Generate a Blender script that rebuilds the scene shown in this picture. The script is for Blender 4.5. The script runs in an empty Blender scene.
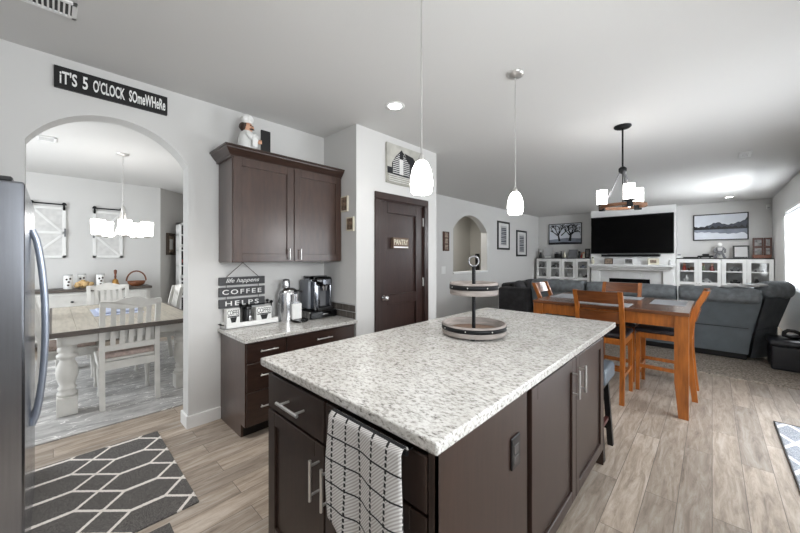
import bpy, bmesh, math, random
from mathutils import Vector, Matrix
random.seed(7)
PI = math.pi
S = bpy.context.scene
C = S.collection

# ------------------------------------------------------------------ camera
cd = bpy.data.cameras.new('camera'); cam = bpy.data.objects.new('camera', cd); C.objects.link(cam)
cam.location = (0, 0, 1.40)
cam.rotation_euler = (PI/2, 0, math.radians(43.5 - 90))
cd.sensor_width = 36; cd.lens = 36*329/800; cd.shift_y = -9.5/800
cd.clip_start = .02; cd.clip_end = 100
S.camera = cam
# ------------------------------------------------------------------ world, daylight, exposure
S.view_settings.view_transform = 'Standard'; S.view_settings.look = 'None'
S.view_settings.exposure = 0.58; S.view_settings.gamma = 1; S.view_settings.use_curve_mapping = False
W = bpy.data.worlds.new('sky'); S.world = W; W.use_nodes = True
bg = W.node_tree.nodes['Background']; bg.inputs[0].default_value = (.86, .93, 1, 1); bg.inputs[1].default_value = 2.0

def area(name, loc, direction, sx, sy, power, col=(1, 1, 1)):
    l = bpy.data.lights.new(name, 'AREA'); l.shape = 'RECTANGLE'; l.size = sx; l.size_y = sy; l.energy = power; l.color = col
    o = bpy.data.objects.new(name, l); C.objects.link(o); o.location = loc
    o.rotation_euler = Vector(direction).to_track_quat('-Z', 'Y').to_euler()
    return o
DAY = (.93, .97, 1)
area('daylight_patio', (3.75, -1.16, 1.15), (0, 1, 0), 1.7, 2.0, 31, DAY)
area("daylight_window", (8.5, -1.25, 1.8), (0, 1, -.8), 1.7, 1.4, 175, DAY)
area('sink_fill', (.75, -1.16, 1.7), (0, 1, 0), 1.3, 1.0, 52, DAY)  # unseen source added on the camera's side to brighten the kitchen
area('daylight_dining', (-1.9, 5.4, 1.45), (1, 0, 0), 2.2, 1.8, 52, DAY)

# ------------------------------------------------------------------ materials
def _n(t, k, **kw):
    n = t.nodes.new(k)
    for a, v in kw.items(): setattr(n, a, v)
    return n
def base(name):
    m = bpy.data.materials.new(name); m.use_nodes = True; t = m.node_tree
    return m, t, t.nodes['Principled BSDF']
def srgb(r, g, b):
    f = lambda c: (c/255/12.92 if c/255 <= .04045 else ((c/255+.055)/1.055)**2.4)
    return (f(r), f(g), f(b), 1)
def mat(name, col, rough=.5, metal=0, var=0, scale=8, bump=0, bscale=60, stretch=(1, 1, 1), coat=0):
    m, t, p = base(name)
    p.inputs['Base Color'].default_value = col; p.inputs['Roughness'].default_value = rough; p.inputs['Metallic'].default_value = metal
    if coat: p.inputs['Coat Weight'].default_value = coat; p.inputs['Coat Roughness'].default_value = .22
    tc = _n(t, 'ShaderNodeTexCoord'); mp = _n(t, 'ShaderNodeMapping'); mp.inputs['Scale'].default_value = stretch
    t.links.new(tc.outputs['Object'], mp.inputs[0])
    if var:
        nz = _n(t, 'ShaderNodeTexNoise'); nz.inputs['Scale'].default_value = scale; nz.inputs['Detail'].default_value = 6
        t.links.new(mp.outputs[0], nz.inputs['Vector'])
        r = _n(t, 'ShaderNodeValToRGB'); e = r.color_ramp.elements
        e[0].position = .3; e[1].position = .7
        e[0].color = tuple(c*(1-var) for c in col[:3])+(1,); e[1].color = tuple(min(1, c*(1+var)) for c in col[:3])+(1,)
        t.links.new(nz.outputs['Fac'], r.inputs[0]); t.links.new(r.outputs[0], p.inputs['Base Color'])
    if bump:
        nb = _n(t, 'ShaderNodeTexNoise'); nb.inputs['Scale'].default_value = bscale; nb.inputs['Detail'].default_value = 3
        t.links.new(mp.outputs[0], nb.inputs['Vector'])
        b = _n(t, 'ShaderNodeBump'); b.inputs['Strength'].default_value = bump; b.inputs['Distance'].default_value = .01
        t.links.new(nb.outputs['Fac'], b.inputs['Height']); t.links.new(b.outputs[0], p.inputs['Normal'])
    return m
def emis(name, col, strength):
    m, t, p = base(name)
    p.inputs['Base Color'].default_value = (.9, .9, .9, 1)
    p.inputs['Emission Color'].default_value = col; p.inputs['Emission Strength'].default_value = strength
    return m
def glass(name, tint=(1, 1, 1, 1), gl=.08):
    m = bpy.data.materials.new(name); m.use_nodes = True; t = m.node_tree; t.nodes.clear()
    o = _n(t, 'ShaderNodeOutputMaterial'); mx = _n(t, 'ShaderNodeMixShader'); mx.inputs[0].default_value = gl
    a = _n(t, 'ShaderNodeBsdfTransparent'); a.inputs[0].default_value = tint; b = _n(t, 'ShaderNodeBsdfGlossy'); b.inputs['Roughness'].default_value = .02
    t.links.new(a.outputs[0], mx.inputs[1]); t.links.new(b.outputs[0], mx.inputs[2]); t.links.new(mx.outputs[0], o.inputs[0])
    return m
def planks(name):
    m, t, p = base(name)
    tc = _n(t, 'ShaderNodeTexCoord')
    br = _n(t, 'ShaderNodeTexBrick'); br.offset = .37; br.offset_frequency = 2
    br.inputs['Scale'].default_value = 1; br.inputs['Brick Width'].default_value = 1.22; br.inputs['Row Height'].default_value = .145
    br.inputs['Mortar Size'].default_value = .0018; br.inputs['Mortar Smooth'].default_value = .2; br.inputs['Bias'].default_value = 0
    br.inputs['Color1'].default_value = (0, 0, 0, 1); br.inputs['Color2'].default_value = (1, 1, 1, 1); br.inputs['Mortar'].default_value = (.5, .5, .5, 1)
    t.links.new(tc.outputs['Object'], br.inputs['Vector'])
    mp = _n(t, 'ShaderNodeMapping'); mp.inputs['Scale'].default_value = (2.2, 16, 1); t.links.new(tc.outputs['Object'], mp.inputs[0])
    ad = _n(t, 'ShaderNodeVectorMath', operation='MULTIPLY_ADD'); ad.inputs[1].default_value = (7, 7, 7)
    t.links.new(br.outputs['Color'], ad.inputs[0]); t.links.new(mp.outputs[0], ad.inputs[2])
    nz = _n(t, 'ShaderNodeTexNoise'); nz.inputs['Scale'].default_value = 1.5; nz.inputs['Detail'].default_value = 8; nz.inputs['Roughness'].default_value = .68; nz.inputs['Distortion'].default_value = .6
    t.links.new(ad.outputs[0], nz.inputs['Vector'])
    r = _n(t, 'ShaderNodeValToRGB'); e = r.color_ramp.elements
    e[0].position = .22; e[0].color = srgb(112, 99, 89); e[1].position = .74; e[1].color = srgb(210, 203, 195)
    k = r.color_ramp.elements.new(.5); k.color = srgb(178, 165, 151)
    t.links.new(nz.outputs['Fac'], r.inputs[0])
    mp3 = _n(t, 'ShaderNodeMapping'); mp3.inputs['Scale'].default_value = (6, 26, 1); t.links.new(tc.outputs['Object'], mp3.inputs[0])
    n3 = _n(t, 'ShaderNodeTexNoise'); n3.inputs['Scale'].default_value = 1.3; n3.inputs['Detail'].default_value = 7; n3.inputs['Roughness'].default_value = .8; t.links.new(mp3.outputs[0], n3.inputs['Vector'])
    r3 = _n(t, 'ShaderNodeValToRGB'); r3.color_ramp.elements[0].position = .30; r3.color_ramp.elements[0].color = (.62, .58, .55, 1); r3.color_ramp.elements[1].position = .46; r3.color_ramp.elements[1].color = (1.03, 1.03, 1.03, 1)
    t.links.new(n3.outputs['Fac'], r3.inputs[0])
    kn = _n(t, 'ShaderNodeMix', data_type='RGBA', blend_type='MULTIPLY'); kn.inputs[0].default_value = .8
    t.links.new(r.outputs[0], kn.inputs[6]); t.links.new(r3.outputs[0], kn.inputs[7])
    pv = _n(t, 'ShaderNodeMix', data_type='RGBA', blend_type='MULTIPLY'); pv.inputs[0].default_value = 1
    r2 = _n(t, 'ShaderNodeValToRGB'); r2.color_ramp.elements[0].color = (.70, .685, .675, 1); r2.color_ramp.elements[1].color = (1.06, 1.03, 1.0, 1)
    t.links.new(br.outputs['Color'], r2.inputs[0]); t.links.new(kn.outputs[2], pv.inputs[6]); t.links.new(r2.outputs[0], pv.inputs[7])
    mo = _n(t, 'ShaderNodeMix', data_type='RGBA'); mo.inputs[7].default_value = srgb(110, 100, 92)
    t.links.new(br.outputs['Fac'], mo.inputs[0]); t.links.new(pv.outputs[2], mo.inputs[6]); t.links.new(mo.outputs[2], p.inputs['Base Color'])
    p.inputs['Roughness'].default_value = .42
    b = _n(t, 'ShaderNodeBump'); b.inputs['Strength'].default_value = .12; b.inputs['Distance'].default_value = .01
    t.links.new(nz.outputs['Fac'], b.inputs['Height']); t.links.new(b.outputs[0], p.inputs['Normal'])
    return m
def granite(name):
    m, t, p = base(name)
    tc = _n(t, 'ShaderNodeTexCoord')
    n1 = _n(t, 'ShaderNodeTexNoise'); n1.inputs['Scale'].default_value = 95; n1.inputs['Detail'].default_value = 8; n1.inputs['Roughness'].default_value = .72
    mp = _n(t, 'ShaderNodeMapping'); mp.inputs['Rotation'].default_value = (0, 0, .6); mp.inputs['Scale'].default_value = (1, .55, 1)
    t.links.new(tc.outputs['Object'], mp.inputs[0]); t.links.new(mp.outputs[0], n1.inputs['Vector'])
    r = _n(t, 'ShaderNodeValToRGB'); e = r.color_ramp.elements
    e[0].position = .33; e[0].color = srgb(84, 80, 78); e[1].position = .58; e[1].color = srgb(212, 211, 208)
    k = e.new(.40); k.color = srgb(150, 147, 143); k = e.new(.48); k.color = srgb(192, 190, 186)
    t.links.new(n1.outputs['Fac'], r.inputs[0])
    n2 = _n(t, 'ShaderNodeTexNoise'); n2.inputs['Scale'].default_value = 9; n2.inputs['Detail'].default_value = 4
    t.links.new(tc.outputs['Object'], n2.inputs['Vector'])
    r2 = _n(t, 'ShaderNodeValToRGB'); r2.color_ramp.elements[0].position = .3; r2.color_ramp.elements[0].color = (.86, .85, .83, 1); r2.color_ramp.elements[1].position = .7
    t.links.new(n2.outputs['Fac'], r2.inputs[0])
    x = _n(t, 'ShaderNodeMix', data_type='RGBA', blend_type='MULTIPLY'); x.inputs[0].default_value = 1
    t.links.new(r.outputs[0], x.inputs[6]); t.links.new(r2.outputs[0], x.inputs[7]); t.links.new(x.outputs[2], p.inputs['Base Color'])
    p.inputs['Roughness'].default_value = .22
    return m
def math_(t, op, a, b=None, c=None):
    n = _n(t, 'ShaderNodeMath', operation=op)
    for i, v in enumerate((a, b, c)):
        if v is None: continue
        if isinstance(v, (int, float)): n.inputs[i].default_value = v
        else: t.links.new(v, n.inputs[i])
    return n.outputs[0]
def lattice(name, dark, light, pu, pv, flat, width, rot=0, rough=.95):
    """two mirrored families of clipped zigzag lines: a trellis of long hexagons and small diamonds"""
    m, t, p = base(name)
    tc = _n(t, 'ShaderNodeTexCoord'); mp = _n(t, 'ShaderNodeMapping'); mp.inputs['Rotation'].default_value = (0, 0, rot)
    t.links.new(tc.outputs['Object'], mp.inputs[0]); sp = _n(t, 'ShaderNodeSeparateXYZ'); t.links.new(mp.outputs[0], sp.inputs[0])
    nz = _n(t, 'ShaderNodeTexNoise'); nz.inputs['Scale'].default_value = 140; t.links.new(tc.outputs['Object'], nz.inputs['Vector'])
    jit = math_(t, 'MULTIPLY', math_(t, 'SUBTRACT', nz.outputs['Fac'], .5), .012)
    u = sp.outputs[0]; v = math_(t, 'ADD', sp.outputs[1], jit)
    tri = math_(t, 'PINGPONG', u, pu/2)                       # 0..pu/2
    w = math_(t, 'MULTIPLY', math_(t, 'MAXIMUM', math_(t, 'DIVIDE', math_(t, 'SUBTRACT', math_(t, 'DIVIDE', tri, pu/2), flat), 1-flat), 0), pv/2)
    ds = []
    for s in (1, -1):
        q = math_(t, 'ADD', v, math_(t, 'MULTIPLY', w, s))
        ds.append(math_(t, 'ABSOLUTE', math_(t, 'SUBTRACT', math_(t, 'MODULO', math_(t, 'ADD', q, 50*pv), pv), pv/2)))
    d = math_(t, 'MINIMUM', ds[0], ds[1])
    ln = math_(t, 'LESS_THAN', d, width/2)
    mx = _n(t, 'ShaderNodeMix', data_type='RGBA'); t.links.new(ln, mx.inputs[0]); mx.inputs[7].default_value = light
    n2 = _n(t, 'ShaderNodeTexNoise'); n2.inputs['Scale'].default_value = 220; t.links.new(tc.outputs['Object'], n2.inputs['Vector'])
    r = _n(t, 'ShaderNodeValToRGB'); r.color_ramp.elements[0].position = .35; r.color_ramp.elements[1].position = .7
    r.color_ramp.elements[0].color = tuple(c*.5 for c in dark[:3])+(1,); r.color_ramp.elements[1].color = tuple(c*1.6 for c in dark[:3])+(1,)
    t.links.new(n2.outputs['Fac'], r.inputs[0]); t.links.new(r.outputs[0], mx.inputs[6]); t.links.new(mx.outputs[2], p.inputs['Base Color'])
    p.inputs['Roughness'].default_value = rough
    return m
def veined(name, c0, c1, vein, scale=1.6):
    m, t, p = base(name)
    tc = _n(t, 'ShaderNodeTexCoord'); mp = _n(t, 'ShaderNodeMapping'); mp.inputs['Scale'].default_value = (1, 2.6, 1); mp.inputs['Rotation'].default_value = (0, 0, .25)
    t.links.new(tc.outputs['Object'], mp.inputs[0])
    a = _n(t, 'ShaderNodeTexNoise'); a.inputs['Scale'].default_value = scale*2; a.inputs['Detail'].default_value = 9; a.inputs['Roughness'].default_value = .7; t.links.new(mp.outputs[0], a.inputs['Vector'])
    r = _n(t, 'ShaderNodeValToRGB'); r.color_ramp.elements[0].position = .32; r.color_ramp.elements[0].color = c0; r.color_ramp.elements[1].position = .68; r.color_ramp.elements[1].color = c1
    t.links.new(a.outputs['Fac'], r.inputs[0])
    b = _n(t, 'ShaderNodeTexNoise'); b.inputs['Scale'].default_value = scale; b.inputs['Detail'].default_value = 5; b.inputs['Distortion'].default_value = 1.2; t.links.new(mp.outputs[0], b.inputs['Vector'])
    d = math_(t, 'ABSOLUTE', math_(t, 'SUBTRACT', b.outputs['Fac'], .5)); ln = math_(t, 'LESS_THAN', d, .008)
    mx = _n(t, 'ShaderNodeMix', data_type='RGBA'); t.links.new(ln, mx.inputs[0]); mx.inputs[7].default_value = vein
    t.links.new(r.outputs[0], mx.inputs[6]); t.links.new(mx.outputs[2], p.inputs['Base Color']); p.inputs['Roughness'].default_value = .95
    return m
def grid(name, c, line, w, h, gap, off=.5, rough=.3):
    m, t, p = base(name)
    tc = _n(t, 'ShaderNodeTexCoord'); mp = _n(t, 'ShaderNodeMapping'); t.links.new(tc.outputs['Object'], mp.inputs[0])
    br = _n(t, 'ShaderNodeTexBrick'); br.offset = off; br.inputs['Scale'].default_value = 1
    br.inputs['Brick Width'].default_value = w; br.inputs['Row Height'].default_value = h; br.inputs['Mortar Size'].default_value = gap
    br.inputs['Color1'].default_value = c; br.inputs['Color2'].default_value = tuple(x*.8 for x in c[:3])+(1,); br.inputs['Mortar'].default_value = line
    t.links.new(mp.outputs[0], br.inputs['Vector']); t.links.new(br.outputs['Color'], p.inputs['Base Color']); p.inputs['Roughness'].default_value = rough
    return m, mp

M = {}
M['wall'] = mat('wall_paint', srgb(214, 213, 211), .85, bump=.05, bscale=180)
M['ceil'] = mat('ceiling_paint', srgb(214, 213, 211), .9, bump=.08, bscale=120)
M['trim'] = mat('trim_white', srgb(238, 238, 237), .45)
M['floor'] = planks('vinyl_planks')
M['carpet'] = mat('carpet', srgb(158, 148, 137), 1, var=.6, scale=55, bump=.6, bscale=200)
M['esp_v'] = mat('espresso_wood_upright', srgb(66, 46, 38), .38, var=.22, scale=6, stretch=(5, 5, 1), coat=.6)
M['esp_h'] = mat('espresso_wood_level', srgb(54, 36, 29), .34, var=.28, scale=7, stretch=(.8, 9, 9), coat=.25)
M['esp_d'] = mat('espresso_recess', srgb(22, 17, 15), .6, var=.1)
M['esp_i'] = mat('island_wood', srgb(48, 34, 28), .36, var=.2, scale=7, stretch=(9, 9, .8), coat=.08)
M['door'] = mat('pantry_door_wood', srgb(46, 28, 24), .36, var=.3, scale=6, stretch=(9, 9, .7), coat=.2)
M['granite'] = granite('granite')
M['nickel'] = mat('brushed_nickel', srgb(205, 203, 200), .3, .75, var=.03)
M['chrome'] = mat('chrome', srgb(212, 212, 214), .24, 1, var=.03)
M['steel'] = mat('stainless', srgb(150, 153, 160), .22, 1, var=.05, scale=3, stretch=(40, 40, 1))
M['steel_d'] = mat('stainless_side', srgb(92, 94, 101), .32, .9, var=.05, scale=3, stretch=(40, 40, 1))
M['steel_b'] = mat('handle_steel', srgb(176, 184, 198), .35, .7, var=.03)
M['black'] = mat('black_satin', srgb(18, 18, 19), .4, var=.1)
M['blackm'] = mat('black_iron', srgb(26, 26, 28), .5, .6, var=.1, bump=.1)
M['blackg'] = mat('black_gloss', srgb(5, 5, 6), .12, var=.05)
M['tv'] = mat('dark_screen', srgb(3, 3, 4), .25); M['tv'].node_tree.nodes['Principled BSDF'].inputs['Specular IOR Level'].default_value = .12
M['white'] = mat('white_paint', srgb(236, 236, 234), .5, var=.02)
M['offwhite'] = mat('distressed_white', srgb(208, 206, 201), .6, var=.06, scale=12)
M['oak'] = mat('honey_wood', srgb(156, 90, 34), .34, var=.32, scale=6, stretch=(7, 7, .9), coat=.3)
M['oak_t'] = mat('honey_wood_top', srgb(106, 66, 42), .2, var=.3, scale=5, stretch=(8, .9, 8), coat=.5)
M['oak_r'] = mat('honey_wood_rail_shaded', srgb(108, 60, 28), .3, var=.32, scale=6, stretch=(.9, 8, 8), coat=.3)  # darker copy of the honey wood, shade on the chair rails painted in
M['seat'] = mat('dark_leather', srgb(38, 35, 40), .42, var=.15, bump=.15, bscale=150)
M['blueseat'] = mat('slate_leather', srgb(80, 90, 99), .42, var=.12, bump=.15, bscale=150)
M['sofa'] = mat('grey_sofa_fabric', srgb(118, 123, 127), .85, var=.25, scale=14, bump=.3, bscale=160)
M['sofa_s'] = mat('grey_sofa_panel', srgb(102, 110, 115), .6, var=.16, scale=5, bump=.15, bscale=160)
M['sofa_d'] = mat('charcoal_suede', srgb(52, 51, 53), .9, var=.35, scale=9, bump=.3, bscale=160)
M['traywood'] = mat('weathered_wood', srgb(146, 138, 133), .75, var=.28, scale=10, stretch=(1, 1, 6))
M['traybrown'] = mat('weathered_brown', srgb(128, 104, 88), .6, var=.25, scale=9, stretch=(1, 7, 1))
M['ringwood'] = mat('ring_wood', srgb(122, 86, 62), .6, var=.3, scale=14)
M['shade'] = emis('lit_frosted_glass', (1, .98, .95, 1), 9)
M['shade_d'] = emis('lit_glass_dining', (1, .98, .95, 1), 6)
M['can'] = emis('can_light', (1, .98, .95, 1), 14)
M['glass'] = glass('clear_glass')
M['wglass'] = glass('window_glass', gl=.04)
M['tile'], _ = grid('brown_glass_tile', srgb(98, 92, 86), srgb(205, 203, 198), .1, .064, .006)
_.inputs['Rotation'].default_value = (0, 0, 0)
M['letter'] = mat('white_lettering', srgb(240, 240, 238), .6, var=.02)
M['letterk'] = mat('black_lettering', srgb(20, 20, 20), .6, var=.02)
M['board'] = mat('charcoal_board', srgb(76, 76, 78), .7, var=.15, scale=10, stretch=(1, 8, 8))
M['towel'] = mat('towel_cotton', srgb(206, 203, 199), .95, var=.12, scale=60, bump=.5, bscale=220)
M['rope'] = mat('jute', srgb(90, 82, 74), .9, var=.2)
M['rug'] = lattice('dark_trellis_rug', srgb(94, 91, 89), srgb(226, 220, 214), .37, .22, .42, .025)
M['mat'] = lattice('light_trellis_mat', srgb(158, 162, 170), srgb(236, 236, 238), .40, .20, .05, .03)
M['drug'] = veined('dining_rug', srgb(140, 139, 138), srgb(198, 196, 194), srgb(230, 228, 225), 2.3)
M['placemat'] = mat('grey_placemat', srgb(168, 172, 178), .6, var=.1, scale=40)
M['brass'] = mat('brass', srgb(184, 140, 80), .3, .9, var=.1)
M['brown'] = mat('brown_wood', srgb(112, 64, 42), .5, var=.3, scale=10)
M['basket'] = mat('brown_basket', srgb(120, 72, 44), .6, var=.35, scale=40, bump=.4)
M['redwood'] = mat('red_brown_frame', srgb(74, 40, 27), .5, var=.4, scale=18)
M['skin'] = mat('painted_skin', srgb(212, 164, 136), .6, var=.05)
M['hair'] = mat('dark_hair', srgb(52, 34, 26), .6, var=.1)
M['fire'] = mat('marble_surround', srgb(214, 214, 213), .3, var=.06, scale=5)
M['cream'] = mat('cream', srgb(226, 220, 200), .6, var=.05)
M['grey'] = mat('mid_grey', srgb(120, 121, 124), .6, var=.1)
M['lgrey'] = mat('light_grey', srgb(190, 190, 190), .6, var=.05)
M['paper'] = mat('pale_paper', srgb(222, 222, 220), .7, var=.06, scale=6)
M['photo'] = mat('grey_photo', srgb(120, 118, 116), .5, var=.7, scale=16)
M['photob'] = mat('sepia_photo', srgb(150, 132, 116), .5, var=.6, scale=20)
M['plaque'] = mat('plaque_print', srgb(128, 108, 90), .6, var=.85, scale=26)
M['socket'] = mat('dark_socket', srgb(66, 62, 60), .5, var=.1)
M['gunmetal'] = mat('gunmetal', srgb(120, 120, 122), .3, .9, var=.05)
M['sofa_f'] = mat('grey_sofa_side', srgb(70, 74, 78), .8, var=.2, scale=10, bump=.2, bscale=160)
M['sky'] = mat('print_sky', srgb(222, 226, 234), .5, var=.1, scale=3)
M['mist'] = mat('print_mist', srgb(132, 138, 152), .5, var=.35, scale=4)
M['ink'] = mat('print_ink', srgb(20, 21, 26), .5, var=.2, scale=9)
M['slate'] = mat('print_slate', srgb(58, 62, 74), .5, var=.4, scale=9)
M['barnsky'] = mat('print_barn_sky', srgb(186, 184, 176), .5, var=.22, scale=9)
M['barnfield'] = mat('print_barn_field', srgb(160, 158, 148), .5, var=.25, scale=16, stretch=(1, 1, 4))
M['red'] = mat('toy_red', srgb(150, 50, 40), .5, var=.1)
M['blue'] = mat('toy_blue', srgb(60, 84, 120), .5, var=.1)
M['green'] = mat('leaf_green', srgb(96, 116, 80), .7, var=.3, scale=30)
M['gold'] = mat('driftwood_gold', srgb(196, 164, 116), .7, var=.3, scale=25)
M['pink'] = mat('chair_cushion', srgb(190, 172, 164), .9, var=.2, scale=40, bump=.3, bscale=200)
M['tabletop'] = mat('limed_planks', srgb(186, 178, 164), .5, var=.14, scale=6, stretch=(7, .8, 1))
M['darkedge'] = mat('dark_edge_wood', srgb(84, 76, 70), .5, var=.25, scale=8, stretch=(.8, 8, 8))
M['barnwhite'] = mat('whitewash', srgb(214, 213, 211), .7, var=.1, scale=14)
M['lav'] = mat('pale_blue_cloth', srgb(196, 204, 226), .8, var=.08, scale=20)

# ------------------------------------------------------------------ mesh builder
class B:
    def __init__(s): s.v = []; s.f = []; s.m = []; s.sm = []; s.mi = 0
    def add(s, vs, fs, smooth=False):
        o = len(s.v); s.v += [tuple(v) for v in vs]
        for f in fs: s.f.append([i+o for i in f]); s.m.append(s.mi); s.sm.append(smooth)
        return s
    def mat(s, i): s.mi = i; return s
    def box(s, x0, x1, y0, y1, z0, z1, bev=0, seg=1, smooth=False, rz=0):
        x0, x1 = sorted((x0, x1)); y0, y1 = sorted((y0, y1)); z0, z1 = sorted((z0, z1))
        cx, cy, cz = (x0+x1)/2, (y0+y1)/2, (z0+z1)/2
        bm = bmesh.new(); bmesh.ops.create_cube(bm, size=1)
        for v in bm.verts: v.co = Vector((v.co.x*(x1-x0), v.co.y*(y1-y0), v.co.z*(z1-z0)))
        if bev:
            bev = min(bev, .48*min(x1-x0, y1-y0, z1-z0))
            bmesh.ops.bevel(bm, geom=list(bm.edges), offset=bev, segments=seg, profile=.5, affect='EDGES')
        R = Matrix.Rotation(rz, 3, 'Z'); bm.verts.index_update()
        vs = [R @ v.co+Vector((cx, cy, cz)) for v in bm.verts]; fs = [[v.index for v in f.verts] for f in bm.faces]
        bm.free(); return s.add(vs, fs, smooth)
    def cyl(s, p0, p1, r0, r1=None, n=16, cap=True):
        r1 = r0 if r1 is None else r1; p0 = Vector(p0); p1 = Vector(p1); d = (p1-p0).normalized()
        a = d.orthogonal().normalized(); b = d.cross(a)
        ring = lambda p, r: [p+(a*math.cos(2*PI*i/n)+b*math.sin(2*PI*i/n))*r for i in range(n)]
        A, D = ring(p0, r0), ring(p1, r1)
        s.add(A+D, [[i, (i+1) % n, n+(i+1) % n, n+i] for i in range(n)], True)
        if cap: s.add(A, [list(range(n))[::-1]]); s.add(D, [list(range(n))])
        return s
    def bar(s, p0, p1, w, h, up=(0, 0, 1)):
        """square-section bar"""
        p0 = Vector(p0); p1 = Vector(p1); d = (p1-p0).normalized(); u = Vector(up)
        a = d.cross(u)
        a = (a if a.length > 1e-4 else d.orthogonal()).normalized(); b = a.cross(d).normalized()
        q = lambda p: [p+a*w/2+b*h/2, p-a*w/2+b*h/2, p-a*w/2-b*h/2, p+a*w/2-b*h/2]
        return s.add(q(p0)+q(p1), [[0, 1, 2, 3], [7, 6, 5, 4], [0, 4, 5, 1], [1, 5, 6, 2], [2, 6, 7, 3], [3, 7, 4, 0]])
    def lathe(s, prof, c=(0, 0, 0), n=24, smooth=True, sx=1, sy=1, cap=True):
        c = Vector(c); vs = []; fs = []
        for r, z in prof:
            vs += [c+Vector((max(r, 1e-4)*math.cos(2*PI*i/n)*sx, max(r, 1e-4)*math.sin(2*PI*i/n)*sy, z)) for i in range(n)]
        for k in range(len(prof)-1):
            fs += [[k*n+i, k*n+(i+1) % n, (k+1)*n+(i+1) % n, (k+1)*n+i] for i in range(n)]
        s.add(vs, fs, smooth)
        ring = prof[0] == prof[-1]
        for k, fl in ((0, True), (len(prof)-1, False)):
            if prof[k][0] > .001 and cap and not ring: s.add(vs[k*n:(k+1)*n], [list(range(n))[::-1] if fl else list(range(n))])
        return s
    def ball(s, c, r, n=14, rz=0):
        r = (r, r, r) if isinstance(r, (int, float)) else r
        c = Vector(c); vs = []; fs = []; k = max(6, n//2+1)
        R = Matrix.Rotation(rz, 3, 'Z')
        for j in range(k+1):
            th = PI*j/k
            for i in range(n):
                ph = 2*PI*i/n
                sr = max(math.sin(th), 1e-3)
                vs.append(c+R @ Vector((r[0]*sr*math.cos(ph), r[1]*sr*math.sin(ph), -r[2]*math.cos(th))))
        for j in range(k): fs += [[j*n+i, j*n+(i+1) % n, (j+1)*n+(i+1) % n, (j+1)*n+i] for i in range(n)]
        return s.add(vs, fs, True)
    def tube(s, pts, r, n=10, closed=False, ry=None):
        P = [Vector(p) for p in pts]; k = len(P); vs = []; fs = []; prev = None
        for i, p in enumerate(P):
            d = ((P[(i+1) % k]-P[i-1]) if closed else (P[min(i+1, k-1)]-P[max(i-1, 0)])).normalized()
            a = d.orthogonal() if prev is None else prev-d*prev.dot(d)
            a.normalize(); b = d.cross(a); prev = a
            vs += [p+a*math.cos(2*PI*j/n)*r+b*math.sin(2*PI*j/n)*(ry or r) for j in range(n)]
        for i in range(k if closed else k-1):
            q = (i+1) % k
            fs += [[i*n+j, i*n+(j+1) % n, q*n+(j+1) % n, q*n+j] for j in range(n)]
        s.add(vs, fs, True)
        if not closed: s.add(vs[:n], [list(range(n))[::-1]]); s.add(vs[-n:], [list(range(n))])
        return s
    def prism(s, poly, axis, t0, t1, smooth=False):
        """poly in the two remaining axes (order x,y,z), extruded along axis"""
        def pt(a, b, t): return {'x': (t, a, b), 'y': (a, t, b), 'z': (a, b, t)}[axis]
        n = len(poly); A = [pt(a, b, t0) for a, b in poly]; D = [pt(a, b, t1) for a, b in poly]
        s.add(A, [list(range(n))]); s.add(D, [list(range(n))[::-1]])
        return s.add(A+D, [[i, (i+1) % n, n+(i+1) % n, n+i] for i in range(n)], smooth)
    def text(s, body, o, right, up, width, height, depth=.002, shear=0, bold=0, spacing=1):
        cu = bpy.data.curves.new('t', 'FONT'); cu.body = body; cu.extrude = .02; cu.shear = shear; cu.offset = bold; cu.space_character = spacing; cu.resolution_u = 3
        ob = bpy.data.objects.new('t', cu); C.objects.link(ob); bpy.context.view_layer.update()
        me = bpy.data.meshes.new_from_object(ob.evaluated_get(bpy.context.evaluated_depsgraph_get()))
        vs = [v.co.copy() for v in me.vertices]; fs = [list(p.vertices) for p in me.polygons]
        bpy.data.objects.remove(ob); bpy.data.curves.remove(cu); bpy.data.meshes.remove(me)
        x0 = min(v.x for v in vs); x1 = max(v.x for v in vs); y0 = min(v.y for v in vs); y1 = max(v.y for v in vs)
        o = Vector(o); r = Vector(right).normalized(); u = Vector(up).normalized(); w = r.cross(u)
        return s.add([o+r*(v.x-x0)/(x1-x0)*width+u*(v.y-y0)/(y1-y0)*height+w*(v.z+.02)/.04*depth for v in vs], fs)

FR = {}
def link(name, b, mats, parent=None, world=True):
    """one mesh object from a builder; world coordinates are taken into the root's frame"""
    me = bpy.data.meshes.new(name)
    vs = [Vector(v) for v in b.v]
    if parent is not None and world and parent.name in FR:
        inv = FR[parent.name]; vs = [inv @ v for v in vs]
    me.from_pydata(vs, [], b.f)
    for m in (mats if isinstance(mats, (list, tuple)) else [mats]): me.materials.append(m)
    me.polygons.foreach_set('material_index', b.m); me.polygons.foreach_set('use_smooth', b.sm)
    bm = bmesh.new(); bm.from_mesh(me); bmesh.ops.recalc_face_normals(bm, faces=bm.faces); bm.to_mesh(me); bm.free(); me.update()
    o = bpy.data.objects.new(name, me); C.objects.link(o)
    if parent is not None:
        o.parent = parent
        if parent.name in FR: FR[o.name] = FR[parent.name]
    return o
def tag(o, label, cat, group=None, kind=None):
    o['label'] = label; o['category'] = cat
    if group: o['group'] = group
    if kind: o['kind'] = kind
    return o
def thing(name, label, cat, loc=(0, 0, 0), rz=0, group=None):
    o = bpy.data.objects.new(name, None); o.empty_display_size = .05; C.objects.link(o); o.location = loc; o.rotation_euler = (0, 0, rz)
    FR[o.name] = (Matrix.Translation(loc) @ Matrix.Rotation(rz, 4, 'Z')).inverted()
    return tag(o, label, cat, group)
def solo(name, b, mats, label, cat, group=None):
    return tag(link(name, b, mats), label, cat, group)
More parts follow.
